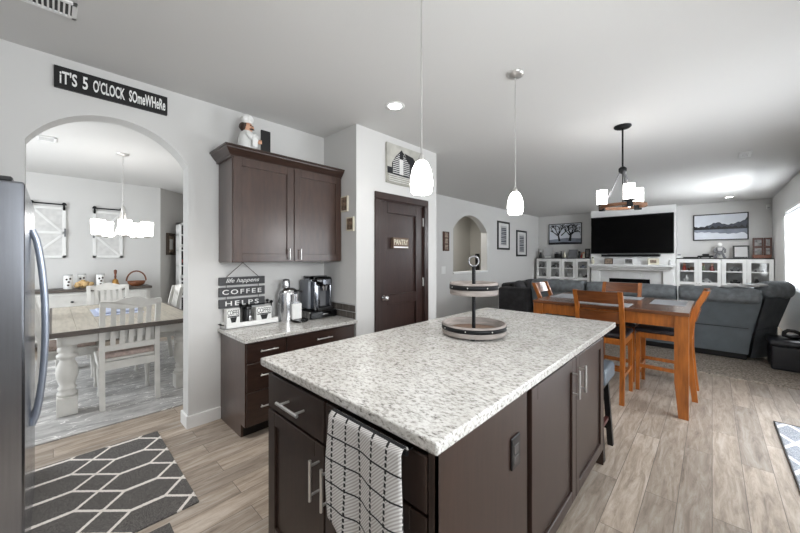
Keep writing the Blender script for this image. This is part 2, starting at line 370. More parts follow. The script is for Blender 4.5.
def struct(name, b, mats, parent=None):
    o = link(name, b, mats, parent)
    if parent is None: o['kind'] = 'structure'
    return o
def dup(root, loc, rz, label, group=None):
    r = root.copy(); C.objects.link(r); r.location = loc; r.rotation_euler = (0, 0, rz); r['label'] = label
    if group: r['group'] = group
    for ch in list(root.children):
        c = ch.copy(); C.objects.link(c); c.parent = r
        for g in list(ch.children):
            d = g.copy(); C.objects.link(d); d.parent = c
    return r
def lamp(name, loc, power, r=.05, col=(1, .96, .9), parent=None):
    l = bpy.data.lights.new(name, 'POINT'); l.energy = power; l.shadow_soft_size = r; l.color = col
    o = bpy.data.objects.new(name, l); C.objects.link(o); o.location = loc; return o

H = 2.71; KW = 3.1; PW = 2.537; LW = 4.16; TV = 11.03; RW = -.97
def arc(x0, x1, zs, za, n=24):
    """arched head from (x0,zs) to (x1,zs) rising to za (circular)"""
    w = (x1-x0)/2; h = za-zs; R = (w*w+h*h)/(2*h); cz = za-R; a = math.asin(min(1, w/R))
    return [((x0+x1)/2+R*math.sin(-a+2*a*i/n), cz+R*math.cos(-a+2*a*i/n)) for i in range(n+1)]

# ------------------------------------------------------------------ structure
struct('floor', B().box(-2, 5.4, -1.3, 8.6, -.1, 0), M['floor'])
struct('floor_living', B().box(5.4, 11.3, -1.3, 5.8, -.1, .012), M['carpet'])
struct('ceiling', B().box(-2, 11.3, -1.3, 8.6, H, H+.1), M['ceil'])
a = arc(-.122, .757, 2.135, 2.395)
struct('wall_kitchen', B().prism([(-1.0, 0), (-.122, 0)]+a+[(.757, 0), (2.05, 0), (2.05, H), (-1.0, H)], 'y', KW, KW+.15), M['wall'])
struct('wall_pantry_side', B().box(2.05, 2.15, PW, 4.2, 0, H), M['wall'])
struct('wall_pantry_front', B().prism([(2.15, 0), (2.30, 0), (2.30, 2.06), (3.15, 2.06), (3.15, 0), (3.344, 0), (3.344, H), (2.15, H)], 'y', PW, PW+.11), M['wall'])
struct('wall_pantry_end', B().box(3.244, 3.344, PW+.11, LW, 0, H), M['wall'])
b = B(); n0, n1, zb = 6.087, 7.60, 1.05
b.box(3.244, 11.1, LW, LW+.17, 0, zb)
b.prism([(3.244, zb), (n0, zb)]+arc(n0, n1, 2.02, 2.386)+[(n1, zb), (11.1, zb), (11.1, H), (3.244, H)], 'y', LW, LW+.17)
struct('wall_living', b, M['wall'])
b = B(); b.box(5.2, 9, 5.5, 5.6, 0, H); b.box(5.1, 5.2, LW+.17, 5.6, 0, H); b.box(9, 9.1, LW+.17, 5.6, 0, H)
area('stair_fill', (7.2, 4.9, 2.6), (0, 0, -1), .5, .5, 14, (1, .97, .92))  # added fill without a fixture, lifts the dim room behind the niche
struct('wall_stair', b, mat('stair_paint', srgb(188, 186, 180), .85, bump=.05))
struct('wall_tv', B().box(TV, TV+.12, RW-.15, LW+.17, 0, H), M['wall'])
struct('wall_chimney', B().box(10.62, TV, .655, 2.525, 0, H), M['trim'])
b = B()   # right wall: added unseen sink window, patio door, living window
for x0, x1, z0, z1 in ((-1.0, .1, 0, H), (.1, 1.4, 0, 1.15), (.1, 1.4, 2.15, H), (1.4, 2.9, 0, H), (2.9, 4.6, 2.1, H), (4.6, 7.45, 0, H), (7.45, 9.25, 0, .88), (7.45, 9.25, 2.26, H), (9.25, 11.1, 0, H)):
    b.box(x0, x1, RW-.15, RW, z0, z1)
struct('wall_right', b, M['wall'])
struct('wall_back', B().box(-1.1, -.95, RW-.15, KW+.15, 0, H), M['wall'])
b = B(); b.box(-1.85, -1.7, KW, 4.3, 0, H); b.box(-1.85, -1.7, 6.5, 7.7, 0, H); b.box(-1.85, -1.7, 4.3, 6.5, 0, .5); b.box(-1.85, -1.7, 4.3, 6.5, 2.35, H)
b.box(-1.85, -1.0, KW, KW+.15, 0, H)
struct('wall_dining_left', b, M['wall'])
struct('wall_dining_far', B().box(-1.85, 1.4, 7.6, 7.75, 0, H), M['wall'])
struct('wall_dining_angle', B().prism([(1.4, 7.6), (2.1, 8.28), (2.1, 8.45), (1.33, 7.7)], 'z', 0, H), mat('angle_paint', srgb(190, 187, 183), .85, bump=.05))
struct('wall_dining_right', B().box(2.0, 2.12, KW+.15, 8.45, 0, H), M['wall'])
# trims
b = B()
b.box(.742, 1.0, KW-.016, KW, 0, .105, .004); b.box(.741, .757, KW-.016, KW+.166, 0, .105, .004); b.box(.742, 1.0, KW+.15, KW+.166, 0, .105, .004)
struct('baseboard_kitchen', b, M['trim'])
struct('baseboard_living', B().box(3.36, 10.6, LW-.016, LW, 0, .1, .004), M['trim'])
struct('baseboard_right', B().box(4.65, 7.4, RW, RW+.016, 0, .1, .004).box(1.5, 2.85, RW, RW+.016, 0, .1, .004), M['trim'])
struct('baseboard_dining', B().box(-1.7, 1.39, 7.584, 7.6, 0, .1, .004), M['trim'])
struct('trim_niche', B().box(n0-.0, n1+.02, LW-.02, LW+.19, zb-.03, zb+.012, .004), M['trim'])
# windows (frames and panes)
def window(name, x0, x1, z0, z1, y, along='x'):
    f = B(); w = .05
    def bx(a0, a1, c0, c1): (f.box(a0, a1, y-.04, y+.04, c0, c1) if along == 'x' else f.box(y-.04, y+.04, a0, a1, c0, c1))
    bx(x0, x1, z0, z0+w); bx(x0, x1, z1-w, z1); bx(x0, x0+w, z0+w, z1-w); bx(x1-w, x1, z0+w, z1-w); m = (x0+x1)/2; bx(m-.025, m+.025, z0+w, z1-w)
    o = struct(name, f, M['trim'])
    g = B(); (g.box(x0+w, x1-w, y-.004, y+.004, z0+w, z1-w) if along == 'x' else g.box(y-.004, y+.004, x0+w, x1-w, z0+w, z1-w))
    link('pane', g, M['wglass'], o); return o
window('window_1', 7.45, 9.25, .88, 2.26, RW-.09)
window('added_window_2', .1, 1.4, 1.15, 2.15, RW-.09)  # unseen window added for the kitchen fill light
window('door_2', 2.9, 4.6, .0, 2.1, RW-.09)
window('window_3', 4.3, 6.5, .5, 2.35, -1.79, 'y')
b = B().box(7.40, 9.30, RW-.02, RW+.02, .85, .88, .004)
struct('trim_sill', b, M['trim'])
t = thing('window_blind', 'white slatted blind lowered over the living room window', 'blind', (8.35, RW-.01, .88))
b = B()
for i in range(33):
    z = .90+i*.04; b.add([(7.47, RW-.03, z-.016), (9.23, RW-.03, z-.016), (9.23, RW-.006, z+.013), (7.47, RW-.006, z+.013),
                          (7.47, RW-.027, z-.018), (9.23, RW-.027, z-.018), (9.23, RW-.003, z+.011), (7.47, RW-.003, z+.011)],
                         [[0, 1, 2, 3], [4, 5, 6, 7], [0, 1, 5, 4], [1, 2, 6, 5], [2, 3, 7, 6], [3, 0, 4, 7]])
sl = bpy.data.materials.new('translucent_slat'); sl.use_nodes = True; tt = sl.node_tree; tt.nodes.clear()
o_ = _n(tt, 'ShaderNodeOutputMaterial'); m_ = _n(tt, 'ShaderNodeMixShader'); m_.inputs[0].default_value = .35
q1 = _n(tt, 'ShaderNodeBsdfDiffuse'); q1.inputs[0].default_value = (.85, .85, .85, 1); q2 = _n(tt, 'ShaderNodeBsdfTranslucent'); q2.inputs[0].default_value = (.85, .86, .88, 1)
tt.links.new(q1.outputs[0], m_.inputs[1]); tt.links.new(q2.outputs[0], m_.inputs[2]); tt.links.new(m_.outputs[0], o_.inputs[0])
link('slats', b, sl, t)
link('headrail', B().box(7.455, 9.245, RW-.045, RW+.005, 2.215, 2.258, .004), M['white'], t)
link('cord', B().cyl((9.0, RW+.006, 2.22), (9.0, RW+.006, 1.2), .003, n=6), M['white'], t)

# pantry door (structure) with casing, hinges, knob
d = struct('door_1', B().box(2.365, 3.085, PW+.035, PW+.07, .01, 2.0, .002), M['door'])
d2 = B()   # frame with stiles, rails raised around two recessed panels
y0, y1 = PW+.012, PW+.036
for q in ((2.365, 2.485, .01, 2.0), (2.965, 3.085, .01, 2.0), (2.485, 2.965, 1.88, 2.0), (2.485, 2.965, .88, .99), (2.485, 2.965, .01, .2)): d2.box(q[0], q[1], y0, y1, q[2], q[3], .004)
link('rails', d2, M['door'], d)
c = B(); c.box(2.285, 2.355, PW-.018, PW-.001, 0, 2.01, .005); c.box(3.095, 3.165, PW-.018, PW-.001, 0, 2.01, .005); c.box(2.285, 3.165, PW-.018, PW-.001, 2.01, 2.085, .005)
c.box(2.30, 2.365, PW, PW+.1, 0, 2.01); c.box(3.085, 3.15, PW, PW+.1, 0, 2.01); c.box(2.30, 3.15, PW, PW+.1, 2.0, 2.06)
struct('trim_pantry_door', c, M['door'])
k = B(); k.cyl((2.42, PW+.012, .965), (2.42, PW, .965), .03); k.cyl((2.42, PW, .965), (2.42, PW-.025, .965), .01); k.ball((2.42, PW-.045, .965), (.03, .026, .03))
link('door_knob', k, M['chrome'], d)
for z in (1.82, 1.1, .3): link('hinge', B().box(3.078, 3.096, PW-.002, PW+.012, z-.05, z+.05, .002), M['nickel'], d)

# fireplace mantel and surround belong to the chimney
fp = thing('fireplace', 'white fireplace with mantel shelf and black linear firebox under the television', 'fireplace', (10.5, 1.6, 0))
b = B(); b.box(10.34, 10.62, .66, 2.53, 1.15, 1.205, .006); b.box(10.40, 10.62, .70, 2.50, 1.10, 1.15, .01); b.box(10.46, 10.62, .74, 2.47, 1.05, 1.10, .01)
link('mantel_shelf', b, M['trim'], fp)
for y in (.69, 2.28): link('pilaster', B().box(10.53, 10.62, y, y+.21, .012, 1.05, .008), M['trim'], fp)
b = B()
for y in (.90, 1.36, 1.82): b.box(10.58, 10.62, y+.002, y+.458, .82, 1.05, .003); b.box(10.58, 10.62, y+.002, y+.458, .012, .5, .003)
b.box(10.58, 10.62, .902, 1.165, .5, .82, .003); b.box(10.58, 10.62, 2.07, 2.278, .5, .82, .003)
link('tile_surround', b, M['fire'], fp)
link('firebox', B().box(10.59, 10.615, 1.165, 2.07, .5, .82), M['blackg'], fp)
t = thing('television', 'large black flat television above the mantel', 'television', (10.58, 1.595, 1.5))
link('screen', B().box(10.555, 10.56, .70, 2.495, 1.51, 2.49, .001), M['tv'], t)
link('bezel', B().box(10.56, 10.619, .685, 2.51, 1.49, 2.51, .006), M['black'], t)
t = thing('soundbar', 'long black soundbar below the television', 'speaker', (10.57, 1.6, 1.38))
link('body', B().box(10.52, 10.619, .95, 2.25, 1.41, 1.475, .015, 2), M['black'], t)
link('grille', B().box(10.515, 10.522, .97, 2.23, 1.418, 1.467, .003), M['blackm'], t)

# ceiling fittings
def vent(name, x0, x1, y0, y1, z, label, along, nsl):
    t = thing(name, label, 'vent', ((x0+x1)/2, (y0+y1)/2, z))
    f = B(); f.box(x0, x1, y0, y0+.02, z-.012, z, .002); f.box(x0, x1, y1-.02, y1, z-.012, z, .002); f.box(x0, x0+.02, y0, y1, z-.012, z, .002); f.box(x1-.02, x1, y0, y1, z-.012, z, .002)
    link('frame', f, M['trim'], t); link('backing', B().box(x0+.015, x1-.015, y0+.015, y1-.015, z-.003, z), M['black'], t)
    s = B()
    for i in range(nsl):
        if along == 'x': x = x0+.02+(i+.5)*(x1-x0-.04)/nsl; s.box(x-.004, x+.004, y0+.02, y1-.02, z-.011, z-.002)
        else: y = y0+.02+(i+.5)*(y1-y0-.04)/nsl; s.box(x0+.02, x1-.02, y-.004, y+.004, z-.011, z-.002)
    link('slats', s, M['trim'], t)
vent('ceiling_vent', -.28, .088, 2.38, 2.54, H, 'white slotted air vent in the kitchen ceiling', 'x', 17)
vent('ceiling_vent', 5.92, 6.22, -.36, -.25, H, 'small white air vent in the living room ceiling', 'y', 6)
vent('ceiling_vent', -.125, .025, 5.22, 5.42, H, 'small white air vent in the dining room ceiling', 'y', 8)
def can(x, y, label, p=0):
    t = thing('ceiling_light', label, 'light', (x, y, H))
    link('trim_ring', B().lathe([(.055, -.003), (.075, -.008), (.085, -.001), (.085, 0)], (x, y, H), cap=False), M['trim'], t)
    link('lens', B().lathe([(.058, 0), (.058, -.004)], (x, y, H)), M['can'], t)
    if p:
        l = bpy.data.lights.new('can_lamp', 'SPOT'); l.energy = p; l.spot_size = 2.0; l.spot_blend = .8; l.shadow_soft_size = .07; l.color = (1, .97, .93)
        o = bpy.data.objects.new('can_lamp', l); C.objects.link(o); o.location = (x, y, H-.03)
    return t
can(2.041, 1.996, 'round recessed light glowing in the kitchen ceiling', 9)
can(10.155, -.266, 'round recessed light in the ceiling near the lake picture', 16)
for x, y, pw in ((.3, 1.996, 62), (.3, -.2, 5), (2.041, -.2, 4)): can(x, y, 'added round recessed fill light in the kitchen ceiling outside the picture', pw)['group'] = 'added kitchen fill lights outside the picture'  # unseen cans added as fill to even out the kitchen

# ------------------------------------------------------------------ kitchen: refrigerator
t = thing('refrigerator', 'tall stainless side by side refrigerator at the left edge', 'refrigerator', (-.4, 2.4, 0))
FX = -.0747
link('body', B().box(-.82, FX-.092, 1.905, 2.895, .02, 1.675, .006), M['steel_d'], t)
for y0, y1, hy in ((1.9, 2.397, 2.35), (2.403, 2.9, 2.45)):
    dd = link('door', B().box(FX-.09, FX, y0, y1, .07, 1.686, .008, 2), M['steel'], t)
    pts = []
    for i in range(21):
        q = i/20; z = .60+q*.93; o = .044*math.sin(PI*q)**.6 if 0 < q < 1 else 0
        pts.append((FX+.004+o, hy, z))
    link('handle', B().tube(pts, .011, ry=.016), M['steel_b'], dd)
link('toe_grille', B().box(-.8, FX-.10, 1.93, 2.87, .0, .07), M['black'], t)
link('hinge_cover', B().box(-.2, -.106, 1.92, 2.02, 1.686, 1.705, .005), M['black'], t)

def pull(p0, p1, out, mat_, parent, r=.006):
    """bar pull: bar parallel to the face, two posts"""
    p0 = Vector(p0); p1 = Vector(p1); out = Vector(out); d = (p1-p0)
    b = B().cyl(p0+out, p1+out, r, n=10)
    for q in (.14, .86): b.cyl(p0+d*q, p0+d*q+out, r*.8, n=8)
    return link('handle', b, mat_, parent)
def shaker(axis, a0, a1, z0, z1, f, out, parent, mt, w=.062, name='door', flat=False):
    """shaker front lying in plane f; out = +-1 along the normal axis"""
    def bx(b, u0, u1, c0, c1, d0, d1, bev=.002):
        lo, hi = sorted((f+out*d0, f+out*d1))
        return b.box(u0, u1, lo, hi, c0, c1, bev) if axis == 'x' else b.box(lo, hi, u0, u1, c0, c1, bev)
    b = B()
    if flat: bx(b, a0, a1, z0, z1, 0, .02, .003)
    else:
        bx(b, a0+w, a1-w, z0+w, z1-w, 0, .009, 0)
        bx(b, a0, a0+w, z0, z1, 0, .02); bx(b, a1-w, a1, z0, z1, 0, .02); bx(b, a0+w, a1-w, z0, z0+w, 0, .02); bx(b, a0+w, a1-w, z1-w, z1, 0, .02)
    return link(name, b, mt, parent)

# coffee bar cabinets
CZ = .785
t = thing('drawer_cabinet', 'dark wood base cabinet under the coffee counter', 'cabinet', (1.5, 2.85, 0))
b = B(); b.box(1.0, 2.045, 2.57, KW-.003, .1, CZ-.032, .002); b.box(1.0, 1.018, 2.65, KW-.003, 0, .1)
link('body', b, M['esp_v'], t)
link('toe_kick', B().box(1.018, 2.045, 2.65, 2.665, 0, .1), M['esp_d'], t)
for z0, z1 in ((.59, .735), (.37, .582), (.108, .362)):
    dr = shaker('x', 1.008, 1.318, z0, z1, 2.57, -1, t, M['esp_h'], name='drawer', flat=True)
    pull((1.10, 2.55, (z0+z1)/2+.01), (1.24, 2.55, (z0+z1)/2+.01), (0, -.03, 0), M['nickel'], dr)
dr = shaker('x', 1.33, 2.037, .59, .735, 2.57, -1, t, M['esp_h'], name='drawer', flat=True)
pull((1.60, 2.55, .672), (1.76, 2.55, .672), (0, -.03, 0), M['nickel'], dr)
for x0, x1 in ((1.33, 1.68), (1.687, 2.037)): shaker('x', x0, x1, .108, .582, 2.57, -1, t, M['esp_v'])
solo('coffee_countertop', B().box(.975, 2.048, 2.51, KW-.001, CZ-.032, CZ, .004), M['granite'], 'speckled granite countertop of the coffee bar against the wall', 'countertop')
t = thing('backsplash', 'short brown glass tile backsplash at the right end of the coffee counter', 'backsplash', (2.045, 2.8, CZ))
b = B(); 
for r_ in range(2):
    off = 0 if r_ else -.055
    for i in range(7):
        a0 = max(2.535, 2.54+off+i*.1); a1 = min(3.095, 2.54+off+i*.1+.093)
        if a1-a0 > .02: b.box(2.034, 2.044, a0, a1, CZ+.006+r_*.069, CZ+.068+r_*.069, .002)
link('tiles', b, mat('glass_tile', srgb(96, 91, 86), .2, var=.3, scale=9), t)
link('grout', B().box(2.04, 2.05, 2.53, 3.099, CZ, CZ+.15), M['lgrey'], t)

# upper cabinet
t = thing('wall_cabinet', 'dark wood wall cabinet with two doors above the coffee bar', 'cabinet', (1.5, 2.95, 1.355))
link('body', B().box(.985, 2.045, 2.79, KW-.001, 1.355, 2.21, .002), M['esp_v'], t)
for x0, x1, hx in ((.99, 1.512, 1.46), (1.518, 2.04, 1.572)):
    dd = shaker('x', x0, x1, 1.362, 2.205, 2.79, -1, t, M['esp_v'], w=.065)
    pull((hx, 2.77, 1.375), (hx, 2.77, 1.475), (0, -.028, 0), M['nickel'], dd, .005)
prof = [(0, 2.20), (.018, 2.20), (.018, 2.215), (.03, 2.225), (.06, 2.262), (.062, 2.272), (.072, 2.276), (.072, 2.288), (0, 2.288)]
b = B()   # crown: front run and mitred left return
v = []; n = len(prof)
for o, z in prof: v.append((2.045, 2.79-o, z))
for o, z in prof: v.append((.985-o, 2.79-o, z))
for o, z in prof: v.append((.985-o, KW-.001, z))
fs = []
for k in range(2): fs += [[k*n+i, k*n+(i+1) % n, (k+1)*n+(i+1) % n, (k+1)*n+i] for i in range(n)]
fs += [list(range(n)), list(range(2*n, 3*n))]
b.add(v, fs); b.box(.985, 2.045, 2.79, KW-.001, 2.205, 2.288)
link('crown', b, M['esp_h'], t)

# chef figurine with board on the cabinet
cx, cy, cz = 1.135, 2.87, 2.275
t = thing('chef_figurine', 'small chef figurine in white with a tall hat holding a black board', 'figurine', (cx, cy, cz))
b = B().lathe([(.066, 0), (.072, .03), (.074, .08), (.068, .13), (.055, .17), (.036, .19), (.03, .2)], (cx, cy, cz), 20)
link('body', b, M['white'], t)
b = B().ball((cx+.003, cy, cz+.222), (.044, .044, .046)); b.ball((cx+.03, cy-.042, cz+.218), (.012, .014, .012)); link('head', b, M['skin'], t)
b = B().ball((cx-.018, cy+.008, cz+.228), (.044, .044, .04)); b.ball((cx+.022, cy-.045, cz+.204), (.022, .008, .007)); b.ball((cx+.012, cy-.046, cz+.234), (.008, .004, .004)); b.ball((cx+.034, cy-.034, cz+.234), (.008, .004, .004)); link('hair', b, M['hair'], t)
b = B().lathe([(.042, 0), (.04, .03)], (cx, cy, cz+.255)); [b.ball((cx+.026*math.cos(i*1.257), cy+.026*math.sin(i*1.257), cz+.298), .028) for i in range(5)]; b.ball((cx, cy, cz+.31), .03); link('hat', b, M['white'], t)
b = B().tube([(cx-.02, cy-.06, cz+.16), (cx+.0, cy-.085, cz+.12), (cx+.05, cy-.075, cz+.10)], .021); b.tube([(cx+.05, cy-.03, cz+.165), (cx+.075, cy-.05, cz+.12)], .021); link('sleeves', b, M['white'], t)
b = B().ball((cx+.07, cy-.074, cz+.10), .017); [b.tube([(cx+.072, cy-.078, cz+.09+i*.008), (cx+.09, cy-.082, cz+.09+i*.008)], .005, 6) for i in range(4)]; b.tube([(cx+.07, cy-.07, cz+.115), (cx+.085, cy-.065, cz+.122)], .005, 6); link('hand', b, M['skin'], t)
link('napkin', B().box(cx-.0, cx+.045, cy-.112, cy-.098, cz+.04, cz+.125, .005), M['white'], t)
link('board', B().box(cx+.088, cx+.17, cy-.075, cy-.06, cz, cz+.215, .002), M['black'], t)

# signs on the kitchen wall
t = thing('wall_sign', 'long black wall sign with white lettering above the arch', 'sign', (.31, KW, 2.5))
link('board', B().box(.003, .612, KW-.022, KW, 2.503, 2.644, .002), M['black'], t)
b = B(); x = .028
for w, wd, gp in (("iT'S", .082, .026), ("5", .026, .026), ("O'CLOCK", .168, .024), ("SOmeWHeRe", .218, 0)):
    b.text(w, (x, KW-.022, 2.532), (1, 0, 0), (0, 0, 1), wd, .085, .003, bold=.02); x += wd+gp
link('lettering', b, M['letter'], t)
t = thing('hanging_sign', 'grey three plank coffee sign hung from a cord under the wall cabinet', 'sign', (1.18, KW-.03, .95))
for (z0, z1), (w, o, wd, hh, sh) in zip(((1.152, 1.222), (1.052, 1.132), (.953, 1.030)), (('life happens', 1.035, .29, .048, .35), ('COFFEE', 1.005, .34, .042, 0), ('HELPS', 1.03, .29, .042, 0))):
    bo = link('board', B().box(.979, 1.379, KW-.028, KW-.012, z0, z1, .002), M['board'], t)
    link('lettering', B().text(w, (o, KW-.028, (z0+z1)/2-hh/2), (1, 0, 0), (0, 0, 1), wd, hh, .002, shear=sh, bold=.012 if sh == 0 else .005, spacing=1.3 if sh == 0 else 1), M['letter'], bo)
b = B()
for x in (1.04, 1.32): b.cyl((x, KW-.02, 1.222), (1.18, KW-.02, 1.35), .0025, n=6); b.cyl((x, KW-.02, 1.132), (x, KW-.02, 1.152), .0025, n=6); b.cyl((x, KW-.02, 1.030), (x, KW-.02, 1.052), .0025, n=6)
b.cyl((1.18, KW-.03, 1.35), (1.18, KW, 1.35), .004, n=8)
link('cord', b, M['rope'], t)

# coffee bar things
t = thing('serving_tray', 'long low white tray on the coffee counter below the hanging sign', 'tray', (1.24, 3.02, CZ))
b = B(); x0, x1, y0, y1 = .992, 1.462, 2.955, 3.085
b.box(x0, x1, y0, y1, CZ, CZ+.01); b.box(x0, x1, y0, y0+.01, CZ, CZ+.05, .002); b.box(x0, x1, y1-.01, y1, CZ, CZ+.05, .002); b.box(x0, x0+.01, y0, y1, CZ, CZ+.05, .002); b.box(x1-.01, x1, y0, y1, CZ, CZ+.05, .002)
link('box', b, M['white'], t)
link('handle', B().tube([(x0, 2.99, CZ+.035), (x0-.022, 2.99, CZ+.04), (x0-.022, 3.05, CZ+.04), (x0, 3.05, CZ+.035)], .004), M['blackm'], t)
def coffee_box(x0, x1, z1, label, second=True):
    t = thing('coffee_box', label, 'box', ((x0+x1)/2, 3.02, CZ+.01))
    link('carton', B().box(x0, x1, 2.985, 3.05, CZ+.01, z1, .003), M['white'], t)
    b = B(); w = x1-x0
    b.text('COFFEE', (x0+.006, 2.985, z1-.052), (1, 0, 0), (0, 0, 1), w-.012, .044, .001, bold=.008)
    link('lettering', b, M['letterk'], t); link('printed_line', B().box(x0+.008, x1-.008, 2.984, 2.985, z1-.068, z1-.058), M['letterk'], t)
    link('printed_cup', B().prism([(x0+w*.35, z1-.115), (x0+w*.65, z1-.115), (x0+w*.75, z1-.07), (x0+w*.25, z1-.07)], 'y', 2.9835, 2.985), M['black'], t)
coffee_box(1.012, 1.122, .952, 'white coffee carton at the left end of the tray')
coffee_box(1.262, 1.405, .945, 'wider white coffee carton at the right end of the tray')
t = thing('canister', 'black canister with a steel scoop between the two coffee cartons', 'canister', (1.19, 3.02, CZ+.01))
link('jar', B().lathe([(.036, 0), (.039, .01), (.039, .14), (.036, .145)], (1.19, 3.012, CZ+.011)), M['black'], t)
link('lid', B().lathe([(.041, .145), (.041, .165), (.035, .172), (.012, .174), (.012, .184), (.008, .19), (0, .19)], (1.19, 3.012, CZ+.011)), M['blackg'], t)
b = B().tube([(1.195, 2.962, CZ+.15), (1.195, 2.958, CZ+.05)], .005, 8); b.ball((1.195, 2.957, CZ+.075), (.013, .006, .028)); link('scoop', b, M['chrome'], t)
t = thing('bottle_rack', 'black wire rail with round knobs behind the coffee cartons', 'rack', (1.3, 3.075, CZ))
b = B(); b.cyl((1.16, 3.066, .965), (1.44, 3.066, .965), .005); 
for x in (1.155, 1.44): b.cyl((x, 3.066, CZ+.011), (x, 3.066, .965), .005); b.ball((x, 3.066, .974), .014)
b.ball((1.40, 3.066, .99), .014); b.cyl((1.40, 3.066, .965), (1.40, 3.066, .99), .005)
link('rail', b, M['blackm'], t)
# espresso machine
t = thing('espresso_machine', 'upright chrome espresso machine with white front panel', 'coffee maker', (1.57, 2.98, CZ), -.35)
ex, ey = 1.567, 2.985
link('body', B().lathe([(.094, 0), (.097, .02), (.097, .25), (.088, .29), (.062, .315), (.045, .32)], (ex, ey+.0, CZ), 24, sy=.85), M['chrome'], t)
link('boiler_cap', B().lathe([(.04, .315), (.042, .33), (.042, .385), (.034, .40), (0, .405)], (ex-.015, ey+.02, CZ)), M['chrome'], t)
link('front_panel', B().box(ex-.01, ex+.09, ey-.105, ey-.085, CZ+.02, CZ+.17, .006), M['white'], t)
b = B().cyl((ex+.03, ey-.06, CZ+.19), (ex+.03, ey-.06, CZ+.26), .05); b.box(ex-.01, ex+.07, ey-.1, ey-.04, CZ+.16, CZ+.2, .006); link('group_head', b, M['chrome'], t)
b = B().tube([(ex+.02, ey-.05, CZ+.29), (ex+.06, ey-.1, CZ+.292), (ex+.085, ey-.12, CZ+.28)], .01); link('lever', b, M['black'], t)
link('drip_tray', B().lathe([(.07, 0), (.075, .005), (.075, .018), (.066, .022), (.06, .014), (0, .012)], (ex+.055, ey-.13, CZ), 24), M['blackg'], t)
link('drip_grid', B().lathe([(.05, .012), (.05, .016), (0, .017)], (ex+.055, ey-.13, CZ), 24), M['chrome'], t)
# pod drawer and pod coffee maker
t = thing('pod_drawer', 'black wire pod drawer under the single cup coffee maker', 'drawer', (1.875, 2.94, CZ))
link('case', B().box(1.72, 2.028, 2.835, 3.085, CZ+.006, CZ+.075, .006), M['black'], t)
b = B(); 
for i in range(8): y = 2.85+i*.03; b.box(1.712, 1.72, y, y+.008, CZ+.015, CZ+.07)
b.box(1.71, 1.722, 2.835, 3.085, CZ+.066, CZ+.076); link('wire_side', b, M['nickel'], t)
link('front', B().box(1.722, 2.026, 2.822, 2.836, CZ+.01, CZ+.072, .004), M['blackg'], t)
link('handle', B().box(1.85, 1.91, 2.812, 2.823, CZ+.04, CZ+.05, .002), M['chrome'], t)
for x in (1.74, 2.01):
    for y in (2.86, 3.06): link('foot', B().cyl((x, y, CZ), (x, y, CZ+.007), .01), M['black'], t)
z = CZ+.076
t = thing('coffee_maker', 'silver and black single cup coffee maker on the pod drawer', 'coffee maker', (1.88, 2.95, z))
link('body', B().box(1.775, 1.985, 2.93, 3.075, z, z+.33, .03, 3, True), M['steel'], t)
link('water_tank', B().box(1.735, 1.775, 2.9, 3.06, z+.02, z+.31, .012, 2, True), mat('smoked_tank', srgb(120, 124, 130), .15, var=.1), t)
b = B().box(1.775, 1.845, 2.85, 2.94, z, z+.30, .014, 2, True).box(1.955, 1.985, 2.85, 2.94, z, z+.30, .012, 2, True); link('side_columns', b, M['steel'], t)
b = B().box(1.79, 1.985, 2.835, 2.94, z+.245, z+.34, .03, 3, True); b.box(1.775, 1.985, 2.93, 3.07, z+.325, z+.345, .01); link('brew_head', b, M['blackg'], t)
link('spout', B().cyl((1.9, 2.87, z+.25), (1.9, 2.87, z+.20), .035, .028), M['chrome'], t)
link('head_panel', B().box(1.86, 1.955, 2.826, 2.836, z+.26, z+.315, .004), M['steel'], t)
link('drip_tray', B().box(1.80, 1.985, 2.825, 2.93, z, z+.035, .012, 2), M['black'], t)
link('cup_recess', B().box(1.845, 1.955, 2.925, 2.932, z+.035, z+.25), M['grey'], t)

# art beside and above the pantry door
def side_pic(y0, y1, z0, z1, label):
    t = thing('wall_plaque', label, 'picture', (2.05, (y0+y1)/2, z0))
    link('panel', B().box(2.035, 2.05, y0, y1, z0, z1, .002), M['cream'], t)
    link('print', B().box(2.033, 2.036, y0+.014, y1-.014, z0+.014, z1-.014), M['plaque'], t)
side_pic(2.66, 2.775, 1.86, 2.02, 'upper of two small brown and cream plaques beside the wall cabinet')
side_pic(2.565, 2.68, 1.66, 1.80, 'lower of two small brown and cream plaques beside the wall cabinet')
t = thing('canvas_picture', 'grey barn picture on the wall above the pantry door', 'picture', (2.74, PW, 2.2))
x0, x1, z0, z1 = 2.445, 3.03, 2.2, 2.63; y = PW-.03
link('canvas', B().box(x0, x1, PW-.03, PW, z0, z1, .003), M['barnsky'], t)
b = B(); e = .0015
b.mat(0).prism([(x0, z0), (x1, z0), (x1, z0+.13), (x0, z0+.11)], 'y', y-e, y)
b.mat(1).prism([(x0, z0+.10), (x0+.09, z0+.10), (x0+.09, z0+.17), (x0, z0+.17)], 'y', y-e*2, y-e)
bx0 = x0+.07
roof = [(bx0, z0+.1), (bx0, z0+.22), (bx0+.06, z0+.30), (bx0+.15, z0+.385), (bx0+.24, z0+.30), (bx0+.29, z0+.22), (bx0+.29, z0+.09)]
b.mat(1).prism(roof, 'y', y-e*3, y-e)
b.mat(1).prism([(bx0+.29, z0+.09), (bx0+.29, z0+.23), (bx0+.2, z0+.36), (bx0+.34, z0+.34), (bx0+.45, z0+.24), (bx0+.45, z0+.09)], 'y', y-e*2, y-e)
b.mat(2)
for i in range(11):
    zz = z0+.115+i*.021; hw = .135 if zz < z0+.24 else max(.015, .135-(zz-z0-.24)*1.1)
    b.box(bx0+.145-hw, bx0+.145-.03, y-e*4, y-e*3, zz, zz+.008); b.box(bx0+.145+.03, bx0+.145+hw, y-e*4, y-e*3, zz, zz+.008)
b.box(bx0+.115, bx0+.175, y-e*4, y-e*3, z0+.11, z0+.28)
